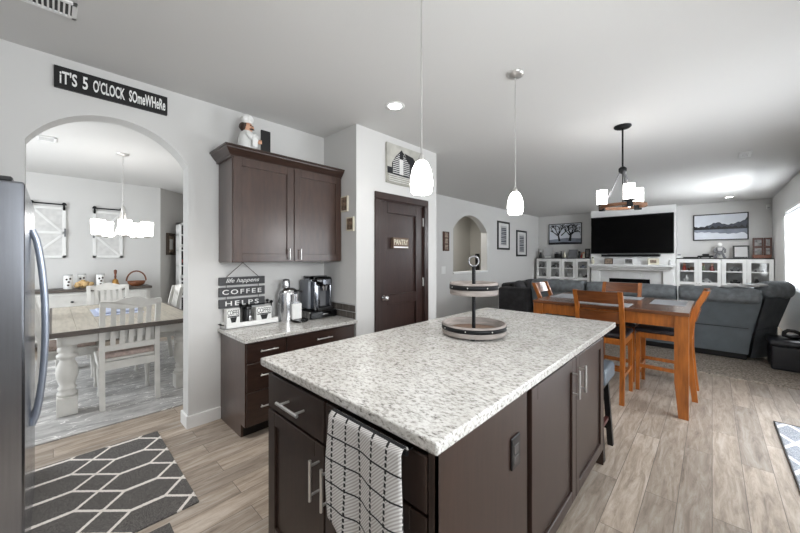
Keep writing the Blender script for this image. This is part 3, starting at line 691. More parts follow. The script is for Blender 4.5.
for i in range(6): b.box(bx0+.31, bx0+.44, y-e*4, y-e*2, z0+.11+i*.02, z0+.116+i*.02)
for i in range(4): b.box(x0+.02, x1-.02, y-e*3, y-e, z0+.02+i*.022, z0+.026+i*.022)
link('barn_print', b, [M['barnfield'], M['ink'], M['paper']], t)
t = thing('door_sign', 'small brown sign with pale letters reading PANTRY on the dark door', 'sign', (2.69, PW, 1.5))
link('plate', B().box(2.565, 2.82, PW+.0, PW+.036, 1.495, 1.615, .002), mat('brown_sign', srgb(104, 84, 70), .7, var=.15), t)
link('lettering', B().text('PANTRY', (2.58, PW, 1.535), (1, 0, 0), (0, 0, 1), .225, .062, .002, bold=.01), M['cream'], t)
link('strip', B().box(2.575, 2.81, PW-.002, PW, 1.502, 1.518), M['letter'], t)

# ------------------------------------------------------------------ island
ix0, ix1, iy0, iy1, IZ = .665, 2.787, .503, 1.53, .93
solo('island_countertop', B().box(ix0, ix1, iy0, iy1, IZ-.035, IZ, .005, 2), M['granite'], 'large speckled granite slab on top of the island', 'countertop')
cxa, cxb, cya, cyb = .69, 2.54, .53, 1.505
t = thing('island_cabinet', 'dark wood kitchen island base under the large granite slab', 'cabinet', (1.6, 1.0, 0))
b = B(); b.box(cxa+.02, cxb, cya+.02, cyb, .1, IZ-.036); b.box(cxa+.09, cxb-.02, cya+.08, cyb-.02, 0, .1)
link('body', b, M['esp_d'], t)
link('end_panel', B().box(cxa, 1.286, cya, cya+.021, .0, IZ-.036, .002), M['esp_i'], t)
link('corner_stile', B().box(cxa, cxa+.021, cya, cya+.018, .0, IZ-.036, .002), M['esp_i'], t)
link('back_panel', B().box(cxb, cxb+.012, cya, cyb, .0, IZ-.036, .002), M['esp_i'], t)
# short end: two units
dr = shaker('y', 1.045, cyb-.004, .705, .862, cxa+.02, -1, t, M['esp_i'], name='drawer', flat=True)
pull((cxa, 1.16, .785), (cxa, 1.33, .785), (-.045, 0, 0), M['nickel'], dr, .0068)
dd = shaker('y', 1.045, cyb-.004, .11, .695, cxa+.02, -1, t, M['esp_i'])
pull((cxa, 1.075, .50), (cxa, 1.075, .65), (-.04, 0, 0), M['nickel'], dd)
dr = shaker('y', .556, 1.035, .705, .862, cxa+.02, -1, t, M['esp_i'], name='drawer', flat=True)
dd = shaker('y', .556, 1.035, .11, .695, cxa+.02, -1, t, M['esp_i'])
pull((cxa, 1.0, .50), (cxa, 1.0, .65), (-.04, 0, 0), M['nickel'], dd)
# long side: two doors
for x0, x1, hx in ((1.336, 1.93, 1.875), (1.936, 2.535, 1.99)):
    dd = shaker('x', x0, x1, .11, .862, cya+.02, -1, t, M['esp_i'])
    pull((hx, cya, .665), (hx, cya, .81), (0, -.032, 0), M['nickel'], dd)
t = thing('wall_outlet', 'dark power outlet plate on the island end panel', 'outlet', (1.17, cya, .63))
link('plate', B().box(1.137, 1.208, cya-.008, cya, .625, .742, .003), M['black'], t)
for z in (.655, .695):
    b = B().box(1.152, 1.193, cya-.0095, cya-.007, z-.014, z+.016, .001); link('socket', b, M['socket'], t)
# towel over a black bar
t = thing('towel_bar', 'black towel bar hooked on the island drawer front', 'towel bar', (.66, .82, .86))
b = B().cyl((.652, .592, .872), (.652, .95, .872), .006, n=10)
for y in (.612, .94): b.box(.646, .69, y-.008, y+.008, .866, .872)
link('rail', b, M['blackm'], t)
b = B(); N, K = 26, 40; ya, yb = .928, .60
def tow(i, j):
    u = i/N; q = j/K; y = ya+(yb-ya)*u
    fold = .010*math.sin(u*9+.8)*min(1, q*2)+.005*math.sin(u*21+q*3)*q
    L0 = .33+.06*u+.02*math.sin(u*5)          # front drop
    if q < .12: a = q/.12*PI; return (.652+.0125*math.cos(a), y, .874+.0125*math.sin(a)-.0) if q > 0 else (.6645, y, .874)
    s = (q-.12)/.88
    return (.6395-.004-fold*.9-.006*s, y+.012*math.sin(s*4+u*3)*s, .874-L0*s)
vs = [tow(i, j) for j in range(K+1) for i in range(N+1)]
b.add(vs, [[j*(N+1)+i, j*(N+1)+i+1, (j+1)*(N+1)+i+1, (j+1)*(N+1)+i] for j in range(K) for i in range(N)], True)
m, tt, p = base('checked_towel')
tc = _n(tt, 'ShaderNodeTexCoord'); sp = _n(tt, 'ShaderNodeSeparateXYZ'); tt.links.new(tc.outputs['Object'], sp.inputs[0])
yy, zz = sp.outputs[1], sp.outputs[2]
ly = math_(tt, 'LESS_THAN', math_(tt, 'ABSOLUTE', math_(tt, 'SUBTRACT', math_(tt, 'MODULO', math_(tt, 'ADD', yy, 9.98), .062), .031)), .0042)
dash = math_(tt, 'GREATER_THAN', math_(tt, 'MODULO', math_(tt, 'ADD', zz, 5), .018), .006)
lz = math_(tt, 'LESS_THAN', math_(tt, 'ABSOLUTE', math_(tt, 'SUBTRACT', math_(tt, 'MODULO', math_(tt, 'ADD', zz, 9.95), .075), .0375)), .0026)
li = math_(tt, 'MAXIMUM', math_(tt, 'MULTIPLY', ly, dash), lz)
mx = _n(tt, 'ShaderNodeMix', data_type='RGBA'); tt.links.new(li, mx.inputs[0]); mx.inputs[7].default_value = srgb(28, 28, 30)
nz = _n(tt, 'ShaderNodeTexWave'); nz.inputs['Scale'].default_value = 60; nz.bands_direction = 'DIAGONAL'; tt.links.new(tc.outputs['Object'], nz.inputs['Vector'])
rr = _n(tt, 'ShaderNodeValToRGB'); rr.color_ramp.elements[0].color = srgb(158, 154, 151); rr.color_ramp.elements[1].color = srgb(204, 202, 200)
tt.links.new(nz.outputs['Fac'], rr.inputs[0]); tt.links.new(rr.outputs[0], mx.inputs[6]); tt.links.new(mx.outputs[2], p.inputs['Base Color']); p.inputs['Roughness'].default_value = .95
o = solo('dish_towel', b, m, 'white and black checked dish towel hanging on the island', 'towel')
md = o.modifiers.new('thick', 'SOLIDIFY'); md.thickness = .003; md.offset = 0

# tiered tray
cx, cy = 1.76, 1.052
t = thing('tiered_tray', 'two tier round wooden tray with black bands on the island', 'tray', (cx, cy, IZ))
for r, z in ((.190, IZ+.012), (.143, 1.174)):
    h = .062 if r > .18 else .072
    tr = link('tray', B().lathe([(0, z), (r-.004, z), (r, z+.004), (r, z+h), (r-.014, z+h), (r-.014, z+.014), (0, z+.014)], (cx, cy, 0), 48), M['traywood'], t)
    link('tray_floor', B().lathe([(r-.015, z+.0142), (r-.015, z+.016), (0, z+.016)], (cx, cy, 0), 40), M['traybrown'], tr)
    link('band', B().lathe([(r, z+h*.46), (r+.003, z+h*.46), (r+.003, z+h*.84), (r, z+h*.84)], (cx, cy, 0), 48, cap=False), M['blackm'], tr)
    rv = B()
    for i in range(8): a = i*PI/4+.3; rv.ball((cx+(r+.003)*math.cos(a), cy+(r+.003)*math.sin(a), z+h*.65), .004, 8)
    link('rivets', rv, M['nickel'], tr)
link('pole', B().cyl((cx, cy, IZ+.02), (cx, cy, 1.345), .011), M['blackm'], t)
th = math.radians(43.5); rx, ry = math.sin(th), -math.cos(th)
link('ring', B().tube([(cx+rx*.03*math.cos(a*PI/12), cy+ry*.03*math.cos(a*PI/12), 1.374+.03*math.sin(a*PI/12)) for a in range(24)], .006, closed=True), M['gunmetal'], t)
for i in range(4): a = i*PI/2+.5; link('foot', B().cyl((cx+.15*math.cos(a), cy+.15*math.sin(a), IZ), (cx+.15*math.cos(a), cy+.15*math.sin(a), IZ+.013), .014), M['blackm'], t)

# stool at the far end of the island
t = thing('bar_stool', 'slate blue cushioned stool with black legs under the island overhang', 'stool', (2.74, .74, 0))
link('seat', B().box(2.575, 2.89, .525, .955, .51, .625, .025, 3, True), M['blueseat'], t)
link('apron', B().box(2.6, 2.86, .56, .93, .46, .512, .004), M['black'], t)
for sx in (-1, 1):
    for sy in (-1, 1):
        link('leg', B().bar((2.73+sx*.115, .745+sy*.165, .50), (2.73+sx*.135, .755+sy*.205, 0), .036, .036, (1, 0, 0)), M['black'], t)
sm = mat('stool_stretcher', srgb(70, 30, 26), .5, var=.1)
for sy in (-1, 1): link('stretcher', B().box(2.61, 2.85, .755+sy*.185-.012, .755+sy*.185+.012, .19, .215), sm, t)
for sx in (-1, 1): link('stretcher', B().box(2.73+sx*.128-.01, 2.73+sx*.128+.01, .57, .94, .12, .145), M['black'], t)

# pendants over the island
def pendant(x, y, label):
    t = thing('pendant_lamp', label, 'lamp', (x, y, H), 0, 'pendant lamps over the island')
    link('canopy', B().lathe([(.062, 0), (.062, -.008), (.045, -.022), (.012, -.028), (0, -.028)], (x, y, H), 24), M['nickel'], t)
    link('rod', B().cyl((x, y, H-.02), (x, y, 1.90), .0042, n=8), M['nickel'], t)
    link('socket_cap', B().lathe([(0, 1.90), (.008, 1.898), (.014, 1.882), (.019, 1.868), (.017, 1.862)], (x, y, 0), 20), M['nickel'], t)
    prof = [(.016, 1.866), (.030, 1.855), (.044, 1.825), (.053, 1.785), (.055, 1.75), (.05, 1.715), (.043, 1.705), (0, 1.705)]
    link('shade', B().lathe(prof, (x, y, 0), 28), M['shade'], t); lamp('pendant_bulb', (x, y, 1.685), 3)
pendant(1.226, 1.02, 'white glass pendant lamp in front of the pantry door')
pendant(2.271, 1.02, 'white glass pendant lamp farther along the island towards the living room')

# ------------------------------------------------------------------ nook chandelier
x, y = 3.92, .65; R = Vector((rx, ry, 0)); F = Vector((math.cos(th), math.sin(th), 0)); c0 = Vector((x, y, 0))
t = thing('chandelier', 'black and wood ring chandelier with glass shades over the wooden table', 'chandelier', (x, y, H))
link('canopy', B().lathe([(.075, 0), (.075, -.012), (.06, -.024), (.012, -.03), (0, -.03)], (x, y, H)), M['blackm'], t)
link('rod', B().cyl((x, y, H-.02), (x, y, 2.29), .008), M['blackm'], t)
link('hub', B().lathe([(0, 2.30), (.02, 2.30), (.035, 2.285), (.035, 2.255), (.02, 2.235), (0, 2.23)], (x, y, 0)), M['blackm'], t)
link('ring', B().lathe([(.175, 1.893), (.20, 1.893), (.20, 1.922), (.175, 1.922), (.175, 1.893)], (x, y, 0), 40), M['ringwood'], t)
for ph in (130, 252, 12):
    a = math.radians(ph); dd = R*math.cos(a)+F*math.sin(a); p = c0+dd*.175
    link('arm', B().cyl((x+dd.x*.02, y+dd.y*.02, 2.255), (p.x-dd.x*.01, p.y-dd.y*.01, 1.92), .007), M['gunmetal'], t)
    p2 = c0+dd*.185
    br = link('bracket', B().box(p2.x-.025, p2.x+.025, p2.y-.025, p2.y+.025, 1.878, 1.932, .004, rz=math.atan2(dd.y, dd.x)), M['blackm'], t)
    link('cup', B().lathe([(.03, 1.93), (.049, 1.935), (.049, 1.945), (0, 1.945)], (p2.x, p2.y, 0)), M['blackm'], br)
    link('shade', B().lathe([(.044, 1.945), (.047, 1.95), (.047, 2.092), (.043, 2.092), (.043, 1.955), (0, 1.953)], (p2.x, p2.y, 0), 24), M['shade'], t)
p = c0-F*.1
link('bulb', B().ball((p.x, p.y, 1.9), .018), M['shade'], t); link('bulb_arm', B().cyl((x, y, 1.905), (p.x, p.y, 1.905), .006).cyl((x, y, 1.905), (x, y, 2.24), .004), M['blackm'], t)

# ------------------------------------------------------------------ wooden table with four chairs
tx0, tx1, ty0, ty1, TZ = 3.72, 4.83, .14, 1.47, .92
t = thing('dining_table', 'counter height honey brown wooden table between island and sofa', 'table', (4.27, .8, 0))
link('tabletop', B().box(tx0, tx1, ty0, ty1, TZ-.032, TZ, .005, 2), M['oak_t'], t)
b = B(); i_ = .03
b.box(tx0+i_, tx0+i_+.025, ty0+i_, ty1-i_, TZ-.14, TZ-.032); b.box(tx1-i_-.025, tx1-i_, ty0+i_, ty1-i_, TZ-.14, TZ-.032)
b.box(tx0+i_, tx1-i_, ty0+i_, ty0+i_+.025, TZ-.14, TZ-.032); b.box(tx0+i_, tx1-i_, ty1-i_-.025, ty1-i_, TZ-.14, TZ-.032)
link('apron', b, M['oak'], t)
for sx, xx in ((1, tx0+.012), (-1, tx1-.012)):
    for sy, yy_ in ((1, ty0+.006), (-1, ty1-.006)):
        a0, a1 = xx, xx+sx*.095; c0_, c1_ = yy_, yy_+sy*.095
        b = B(); v = []
        for z, ins in ((TZ-.033, 0), (.30, 0), (.28, .003), (0, .028)):
            v += [(a0, c0_, z), (a1-sx*ins, c0_, z), (a1-sx*ins, c1_-sy*ins, z), (a0, c1_-sy*ins, z)]
        fs = [[0, 1, 2, 3], [12, 13, 14, 15]]
        for k in range(3): fs += [[k*4+i, k*4+(i+1) % 4, k*4+4+(i+1) % 4, k*4+4+i] for i in range(4)]
        b.add(v, fs); link('leg', b, M['oak'], t)

def post_prism(x0, x1, pts, w):
    """curved post: list of (y,z) centre points, width w in y"""
    L = [(y-w/2, z) for y, z in pts]; Rr = [(y+w/2, z) for y, z in pts][::-1]
    return B().prism(L+Rr, 'x', x0, x1)
def make_chair(label):
    t = thing('dining_chair', label, 'chair', (0, 0, 0), 0, 'chairs around the honey brown table')
    w = .21
    pts = [(-.245, 0), (-.225, .2), (-.205, .45), (-.205, .62), (-.218, .75), (-.262, .92), (-.328, 1.075)]
    for s in (-1, 1): link('rear_leg', post_prism(s*w, s*(w-.038), pts, .045), M['oak'], t)
    for s in (-1, 1):
        b = B(); v = []
        for z, q in ((.60, .042), (0, .032)):
            xo = s*w; xi = s*(w-q); v += [(xo, .225-q, z), (xi, .225-q, z), (xi, .225, z), (xo, .225, z)]
        b.add(v, [[0, 1, 2, 3], [4, 5, 6, 7], [0, 1, 5, 4], [1, 2, 6, 5], [2, 3, 7, 6], [3, 0, 4, 7]])
        link('leg', b, M['oak'], t)
    b = B(); b.box(-w+.03, w-.03, -.22, -.195, .555, .61); b.box(-w+.03, w-.03, .195, .22, .555, .61)
    for s in (-1, 1): b.box(s*(w-.005), s*(w-.03), -.2, .2, .555, .61)
    link('seat_frame', b, M['oak'], t)
    link('seat', B().box(-w-.005, w+.005, -.20, .235, .61, .66, .022, 3, True), M['seat'], t)
    def slat(z0, z1, d):
        b = B(); n = 10; v = []
        f = lambda z: -.205-(max(0, z-.62)/.455)**1.6*.123
        for i in range(n+1):
            x = -w+.03+(2*w-.06)*i/n; bow = -.022*math.sin(PI*i/n)
            for z in (z0, z1):
                yc = f(z)+bow; v += [(x, yc-d, z), (x, yc+d, z)]
        fs = []
        for i in range(n): a = i*4; fs += [[a, a+2, a+6, a+4], [a+1, a+5, a+7, a+3], [a+2, a+3, a+7, a+6], [a, a+4, a+5, a+1]]
        fs += [[0, 1, 3, 2], [n*4, n*4+2, n*4+3, n*4+1]]
        return b.add(v, fs)
    link('top_rail', slat(.955, 1.07, .011), M['oak_r'], t)
    link('back_slat', slat(.76, .875, .010), M['oak_r'], t)
    b = B(); b.box(-w+.02, w-.02, -.222, -.2, .30, .335); b.box(-w+.02, w-.02, .19, .212, .20, .24)
    for s in (-1, 1): b.box(s*(w-.008), s*(w-.03), -.2, .2, .24, .275)
    link('stretcher', b, M['oak'], t)
    return t
ch = make_chair('honey brown wooden chair on the island side of the wooden table')
ch.location = (3.945, .81, 0); ch.rotation_euler = (0, 0, -PI/2)
dup(ch, (4.46, .365, 0), 0, 'honey brown wooden chair at the right end of the wooden table')
dup(ch, (4.36, 1.30, 0), PI, 'honey brown wooden chair at the left end of the wooden table')
dup(ch, (4.70, .84, 0), PI/2, 'honey brown wooden chair on the sofa side of the wooden table')
for x0, x1, y0, y1, lb in ((3.78, 4.06, .58, 1.03, 'pale grey placemat nearest the island on the wooden table'), (4.22, 4.68, .19, .47, 'pale grey placemat at the right end of the wooden table'),
                       (4.12, 4.58, 1.14, 1.42, 'pale grey placemat at the left end of the wooden table'), (4.50, 4.79, .58, 1.03, 'pale grey placemat on the sofa side of the wooden table')):
    solo('placemat', B().box(x0, x1, y0, y1, TZ, TZ+.004, .001), M['placemat'], lb, 'placemat', 'placemats on the wooden table')
b = B()
for i in range(7): a = i*.9; b.ball((4.28+.04*math.cos(a), .88+.04*math.sin(a), TZ+.022+.022*(i % 3)), (.03, .012+.008*(i % 2), .022), 10, rz=a*1.7)
solo('napkin', b, M['white'], 'crumpled white napkin in the middle of the wooden table', 'napkin')

# ------------------------------------------------------------------ rugs
solo('floor_mat', B().box(-.10, .573, 2.12, 3.215, 0, .012, .003), M['rug'], 'dark grey trellis rug in front of the arch', 'rug')
solo('floor_mat', B().box(-.06, .42, 1.0, 2.06, 0, .012, .003), M['rug'], 'dark grey trellis mat nearest the camera beside the refrigerator', 'rug')
t = thing('door_mat', 'light grey zigzag mat on the floor at the right edge', 'rug', (3.6, -.65, 0))
link('pile', B().box(3.035, 4.19, -.93, -.385, 0, .012, .002), M['mat'], t)
b = B(); b.box(3.02, 4.205, -.385, -.376, 0, .014, .002); b.box(3.02, 4.205, -.939, -.93, 0, .014, .002); b.box(3.026, 3.035, -.93, -.385, 0, .014); b.box(4.19, 4.198, -.93, -.385, 0, .014); link('border', b, M['black'], t)
solo('area_rug', B().box(-.9, 1.75, 3.63, 6.6, 0, .01, .003), M['drug'], 'grey marbled rug under the white dining table', 'rug')

# ------------------------------------------------------------------ living room: sectional sofa
t = thing('sectional_sofa', 'large grey sectional sofa with its back to the wooden table', 'sofa', (6.8, 1, 0.012))
def back_section(y0, y1, nm='back_section', flare=0):
    g = .012
    def skew(b_):
        b_.v = [(x_, y_-flare*max(0, min(1, (z_-.30)/.5))*max(0, 1-(y_-y0)/.5), z_) for x_, y_, z_ in b_.v]; return b_
    pr = [(6.36, .10), (6.33, .45), (6.27, .72), (6.22, .86), (6.24, .94), (6.32, .975), (6.44, .96), (6.52, .88), (6.52, .45), (6.5, .10)]
    o = link(nm, skew(B().prism(pr, 'y', y0+g, y1-g)), M['sofa_s'], t)
    b = B(); n = 10   # puffed headrest roll
    P = [(6.20, .77), (6.14, .86), (6.17, .945), (6.28, .995), (6.42, .985), (6.51, .93), (6.54, .84), (6.5, .78)]
    ys = [y0+g, y0+.05, y0+.12, (y0+y1)/2, y1-.12, y1-.05, y1-g]; sc = [.78, .95, 1, 1.02, 1, .95, .78]; v = []; cxx, czz = 6.37, .87
    for y, s_ in zip(ys, sc): v += [(cxx+(a_-cxx)*s_, y, czz+(c_-czz)*s_) for a_, c_ in P]
    m_ = len(P); fs = []
    for k in range(len(ys)-1): fs += [[k*m_+i, k*m_+(i+1) % m_, (k+1)*m_+(i+1) % m_, (k+1)*m_+i] for i in range(m_)]
    fs += [list(range(m_)), list(range((len(ys)-1)*m_, len(ys)*m_))]
    b.add(v, fs, True); h = link('headrest', skew(b), M['sofa'], o)
    md = h.modifiers.new('sub', 'SUBSURF'); md.levels = 2; md.render_levels = 2
    link('seam', B().box(6.318, 6.335, y0+g, y1-g, .448, .456), M['black'], o)
    link('seat_cushion', B().box(6.5, 7.15, y0+g, y1-g, .28, .48, .06, 3, True), M['sofa'], o)
for y0, y1, fl in ((1.57, 2.50, 0), (.37, 1.57, 0), (-.36, .37, .12)): back_section(y0, y1, flare=fl)
b = B(); b.box(6.42, 7.1, -.34, 2.5, .012, .28, .01); link('base', b, M['black'], t)
# wedge corner and the section along the window wall
def hull(nm, z0, z1, q0, q1, mt, par=None):
    return link(nm, B().add([(x, y, z0) for x, y in q0]+[(x, y, z1) for x, y in q1], [[0, 1, 2, 3], [4, 5, 6, 7], [0, 1, 5, 4], [1, 2, 6, 5], [2, 3, 7, 6], [3, 0, 4, 7]]), mt, par or t)
mix = lambda k: [tuple(a_+(b_-a_)*k for a_, b_ in zip(p_, q_)) for p_, q_ in zip([(6.40, -.37), (6.66, -.55), (7.05, -.42), (6.8, -.3)], [(6.25, -.49), (6.74, -.76), (7.1, -.55), (6.7, -.35)])]
hull('corner_skirt', .05, .45, mix(0), mix(.42), M['sofa_f']); hull('corner_back', .455, .87, mix(.42), mix(1), M['sofa_f'])
hd = link('corner_headrest', B().box(6.36, 6.84, -.71, -.49, .84, 1.08, .11, 5, True, rz=math.atan2(-.38, .47)), M['sofa'], t)
link('window_section', B().box(7.3, 9.2, -.70, -.42, .05, .9, .06, 3, True), M['sofa'], t)
link('window_seat', B().box(7.3, 9.2, -.43, .2, .05, .48, .06, 3, True), M['sofa'], t)
# left section with arm
link('left_arm', B().box(6.18, 6.5, 2.53, 3.14, .05, .80, .05, 3, True), M['sofa_d'], t)
link('left_seat', B().box(6.45, 8.4, 2.53, 3.0, .05, .48, .05, 3, True), M['sofa_d'], t)
link('left_back', B().box(6.45, 8.4, 2.98, 3.22, .05, .86, .06, 3, True), M['sofa_d'], t)
b = B().box(-.26, .26, -.08, .08, 0, .36, .07, 4, True)
def cushion(x, y, z, rot, label, mt, w=.26, h=.36):
    b = B(); n = 12; v = []; fs = []
    for s in (-1, 1):
        for j in range(n+1):
            for i in range(n+1):
                u = i/n*2-1; q = j/n*2-1; th_ = .075*((1-u**4)*(1-q**4))**.6
                v.append((u*w*(1-.06*q*q), s*th_, (q*.5*(1-.06*u*u)+.5)*h))
    m_ = (n+1)**2
    for s in range(2):
        for j in range(n):
            for i in range(n): a_ = s*m_+j*(n+1)+i; fs.append([a_, a_+1, a_+n+2, a_+n+1])
    b.add(v, fs, True); o = solo('throw_pillow', b, mt, label, 'pillow', 'pillows on the left sofa section'); o.location = (x, y, z); o.rotation_euler = rot; return o
cushion(6.62, 2.76, .50, (-.35, 0, .15), 'dark pillow leaning over the left sofa arm', M['sofa_d'], .26, .44)
cushion(7.18, 2.76, .49, (-.3, 0, -.1), 'dark pillow behind the left sofa arm by the wall', M['sofa_d'], .24, .45)
b = B()
for i in range(6): b.ball((6.33+.02*i, -.15-.06*i, 1.0+.010*(i % 2)+.004*i), (.09, .07, .022), 10, rz=-.5+i)
solo('throw_blanket', b, M['lgrey'], 'pale grey throw lying over the right end of the sofa', 'blanket')
t = thing('storage_ottoman', 'black leather storage ottoman on the carpet at the right edge', 'ottoman', (6.4, -.73, .012))
link('base', B().box(6.12, 6.54, -.955, -.53, .012, .30, .02, 2), M['blackg'] if False else mat('black_leather', srgb(26, 28, 34), .4, var=.2, bump=.1), t)
link('lid', B().box(6.10, 6.56, -.96, -.515, .30, .38, .03, 3, True), mat('black_leather_lid', srgb(44, 46, 52), .3, var=.15), t)
b = B().tube([(6.36, -.66, .395), (6.36, -.66, .45), (6.36, -.69, .475), (6.36, -.74, .475), (6.36, -.79, .45), (6.36, -.81, .40)], .022)
b.ball((6.36, -.735, .406), (.08, .09, .025))
solo('black_bag', b, M['black'], 'small black bag with curved handle on top of the ottoman', 'bag')

# ------------------------------------------------------------------ glass door bookcases
BZ = 1.375
def bookcase(ya, yb, label):
    """unit facing -x; ya>yb"""
    t = thing('glass_cabinet', label, 'cabinet', (10.8, (ya+yb)/2, .012), 0, 'white glass door cabinets')
    x0, x1 = 10.62, 11.02; b = B(); w = .022
    b.box(x0, x1, yb, yb+w, .012, BZ-.03); b.box(x0, x1, ya-w, ya, .012, BZ-.03); b.box(x0, x1, yb, ya, .012, .06); b.box(x0, x1, yb, ya, BZ-.04, BZ-.022); link('body', b, M['white'], t)
    link('back_panel', B().box(x1-.02, x1-.004, yb+w, ya-w, .06, BZ-.04), M['lgrey'], t)  # grey back puts the dimness of the cabinet interior into the colour
    link('top', B().box(x0-.02, x1, yb, ya, BZ-.022, BZ-.002, .003), M['black'], t)
    b = B()
    for z in (.78, 1.065): b.box(x0+.02, x1-.021, yb+w, ya-w, z-.022, z)
    link('shelf', b, M['white'], t)
    mid = (ya+yb)/2
    for s, a0, a1 in ((1, yb+.004, mid-.003), (-1, mid+.003, ya-.004)):
        f = B(); xf = x0-.02; sw = .064
        for q in ((a0, a0+sw, .06, BZ-.035), (a1-sw, a1, .06, BZ-.035), (a0+sw, a1-sw, BZ-.11, BZ-.035), (a0+sw, a1-sw, .06, .14), (a0+sw, a1-sw, .735, .80), (a0+sw, a1-sw, 1.05, 1.075)): f.box(xf, x0-.001, *q)
        dd = link('door', f, M['white'], t)
        link('pane', B().box(xf+.008, xf+.011, a0+sw, a1-sw, .14, BZ-.11), M['glass'], dd)
        ky = a1-.025 if s > 0 else a0+.025
        link('knob', B().ball((xf-.012, ky, .77), .013, 10).cyl((xf-.01, ky, .77), (xf, ky, .77), .006, n=8), M['nickel'], dd)
    return t
bookcase(4.062, 3.31, 'white glass door cabinet in the left corner of the living room')
bookcase(3.305, 2.55, 'white glass door cabinet left of the fireplace beside the mantel')
bookcase(.645, -.155, 'white glass door cabinet right of the fireplace beside the mantel')
bookcase(-.16, -.958, 'white glass door cabinet in the right corner by the window')
def frame(name, x, ya, yb, z0, z1, fm, pm, label, bw=.02, d=.02, lean=0, cat='frame', grp=None):
    t = thing(name, label, cat, (x, (ya+yb)/2, z0), 0, grp); ya, yb = max(ya, yb), min(ya, yb)
    f = B(); x0 = x
    L = lambda z: lean*(z-z0)/(z1-z0)
    def sl(y0, y1, a, c, dx0, dx1): 
        v = [(x0+dx0+L(a), y0, a), (x0+dx1+L(a), y0, a), (x0+dx1+L(a), y1, a), (x0+dx0+L(a), y1, a), (x0+dx0+L(c), y0, c), (x0+dx1+L(c), y0, c), (x0+dx1+L(c), y1, c), (x0+dx0+L(c), y1, c)]
        return v, [[0, 1, 2, 3], [4, 5, 6, 7], [0, 1, 5, 4], [1, 2, 6, 5], [2, 3, 7, 6], [3, 0, 4, 7]]
    for q in ((yb, yb+bw, z0, z1), (ya-bw, ya, z0, z1), (yb+bw, ya-bw, z0, z0+bw), (yb+bw, ya-bw, z1-bw, z1)): f.add(*sl(*q, 0, d))
    link('frame', f, fm, t); link('print', B().add(*sl(yb+bw, ya-bw, z0+bw, z1-bw, d*.4, d*.9)), pm, t); return t
# on top of the left cabinets
X = 10.78
def fig(x, y, z, h, r, mt, label, cat='ornament', name='ornament', mt2=None, kind='vase'):
    t = thing(name, label, cat, (x, y, z))
    if kind == 'vase':
        link('body', B().lathe([(r*.6, 0), (r, h*.25), (r*.9, h*.5), (r*.35, h*.78), (r*.5, h)], (x, y, z), 14), mt, t)
        if mt2: link('top', B().ball((x, y, z+h*1.02), r*.55, 10), mt2, t)
    elif kind == 'block':
        link('body', B().box(x-r, x+r, y-r, y+r, z, z+h*.7, .004), mt, t); link('top', B().box(x-r*.6, x+r*.6, y-r*.6, y+r*.6, z+h*.7, z+h, .004), mt2 or mt, t)
    elif kind == 'doll':
        link('body', B().lathe([(r, 0), (r*.9, h*.3), (r*.5, h*.62), (r*.3, h*.68)], (x, y, z), 14), mt, t); link('head', B().ball((x, y, z+h*.82), h*.17, 12), mt2 or mt, t)
    elif kind == 'car':
        link('body', B().box(x-r*.45, x+r*.45, y-r, y+r, z+h*.2, z+h*.6, h*.12, 2).box(x-r*.38, x+r*.38, y-r*.5, y+r*.4, z+h*.58, z+h, h*.15, 2), mt, t)
        for s in (-1, 1):
            link('wheel', B().cyl((x-r*.47, y+s*r*.6, z+h*.2), (x+r*.47, y+s*r*.6, z+h*.2), h*.2, n=12), M['black'], t)
    return t
fig(X, 4.0, BZ, .26, .05, M['black'], 'black and white ornament at the left corner end of the cabinet top', kind='doll', mt2=M['lgrey'])
frame('framed_photo', X, 3.9, 3.62, BZ, BZ+.34, M['nickel'], M['lgrey'], 'tall thin silver frame on the left corner cabinet', .012, .02, .06, grp=None)
solo('white_card', B().box(10.70, 10.715, 3.66, 3.84, BZ-.001, BZ+.05, .002), M['white'], 'small white card in front of the tall silver frame', 'card')
fig(X, 3.50, BZ, .18, .06, M['black'], 'low dark ornament right of the tall silver frame', kind='block', mt2=M['grey'])
fig(X, 3.38, BZ, .2, .035, M['black'], 'slim dark bottle right of the low dark ornament', kind='vase', name='bottle', cat='bottle')
fig(X, 3.28, BZ, .19, .04, M['cream'], 'slim pale vase beside the dark bottle', kind='vase', name='vase', cat='vase')
frame('framed_photo', X, 3.17, 2.93, BZ, BZ+.25, M['grey'], M['grey'], 'plain grey panel frame in the middle of the left cabinet tops', .01, .02, .05)
fig(X, 2.87, BZ, .2, .035, M['black'], 'black ornament right of the grey panel frame', kind='doll', mt2=M['black'])
fig(X, 2.80, BZ, .16, .04, M['red'], 'reddish figurine right of the grey panel', kind='doll', mt2=M['skin'], name='figurine', cat='figurine')
fig(X-.03, 2.745, BZ, .18, .03, M['cream'], 'cream figurine left of the thick black frame', kind='doll', mt2=M['skin'], name='figurine', cat='figurine')
frame('framed_photo', X, 2.725, 2.60, BZ, BZ+.27, M['black'], M['photo'], 'thick black photo frame at the fireplace end of the left cabinets', .025, .025, .05)
fig(X+.02, 2.565, BZ, .26, .03, M['grey'], 'tall grey candlestick beside the television', kind='vase', name='candlestick', cat='candlestick', mt2=M['green'])
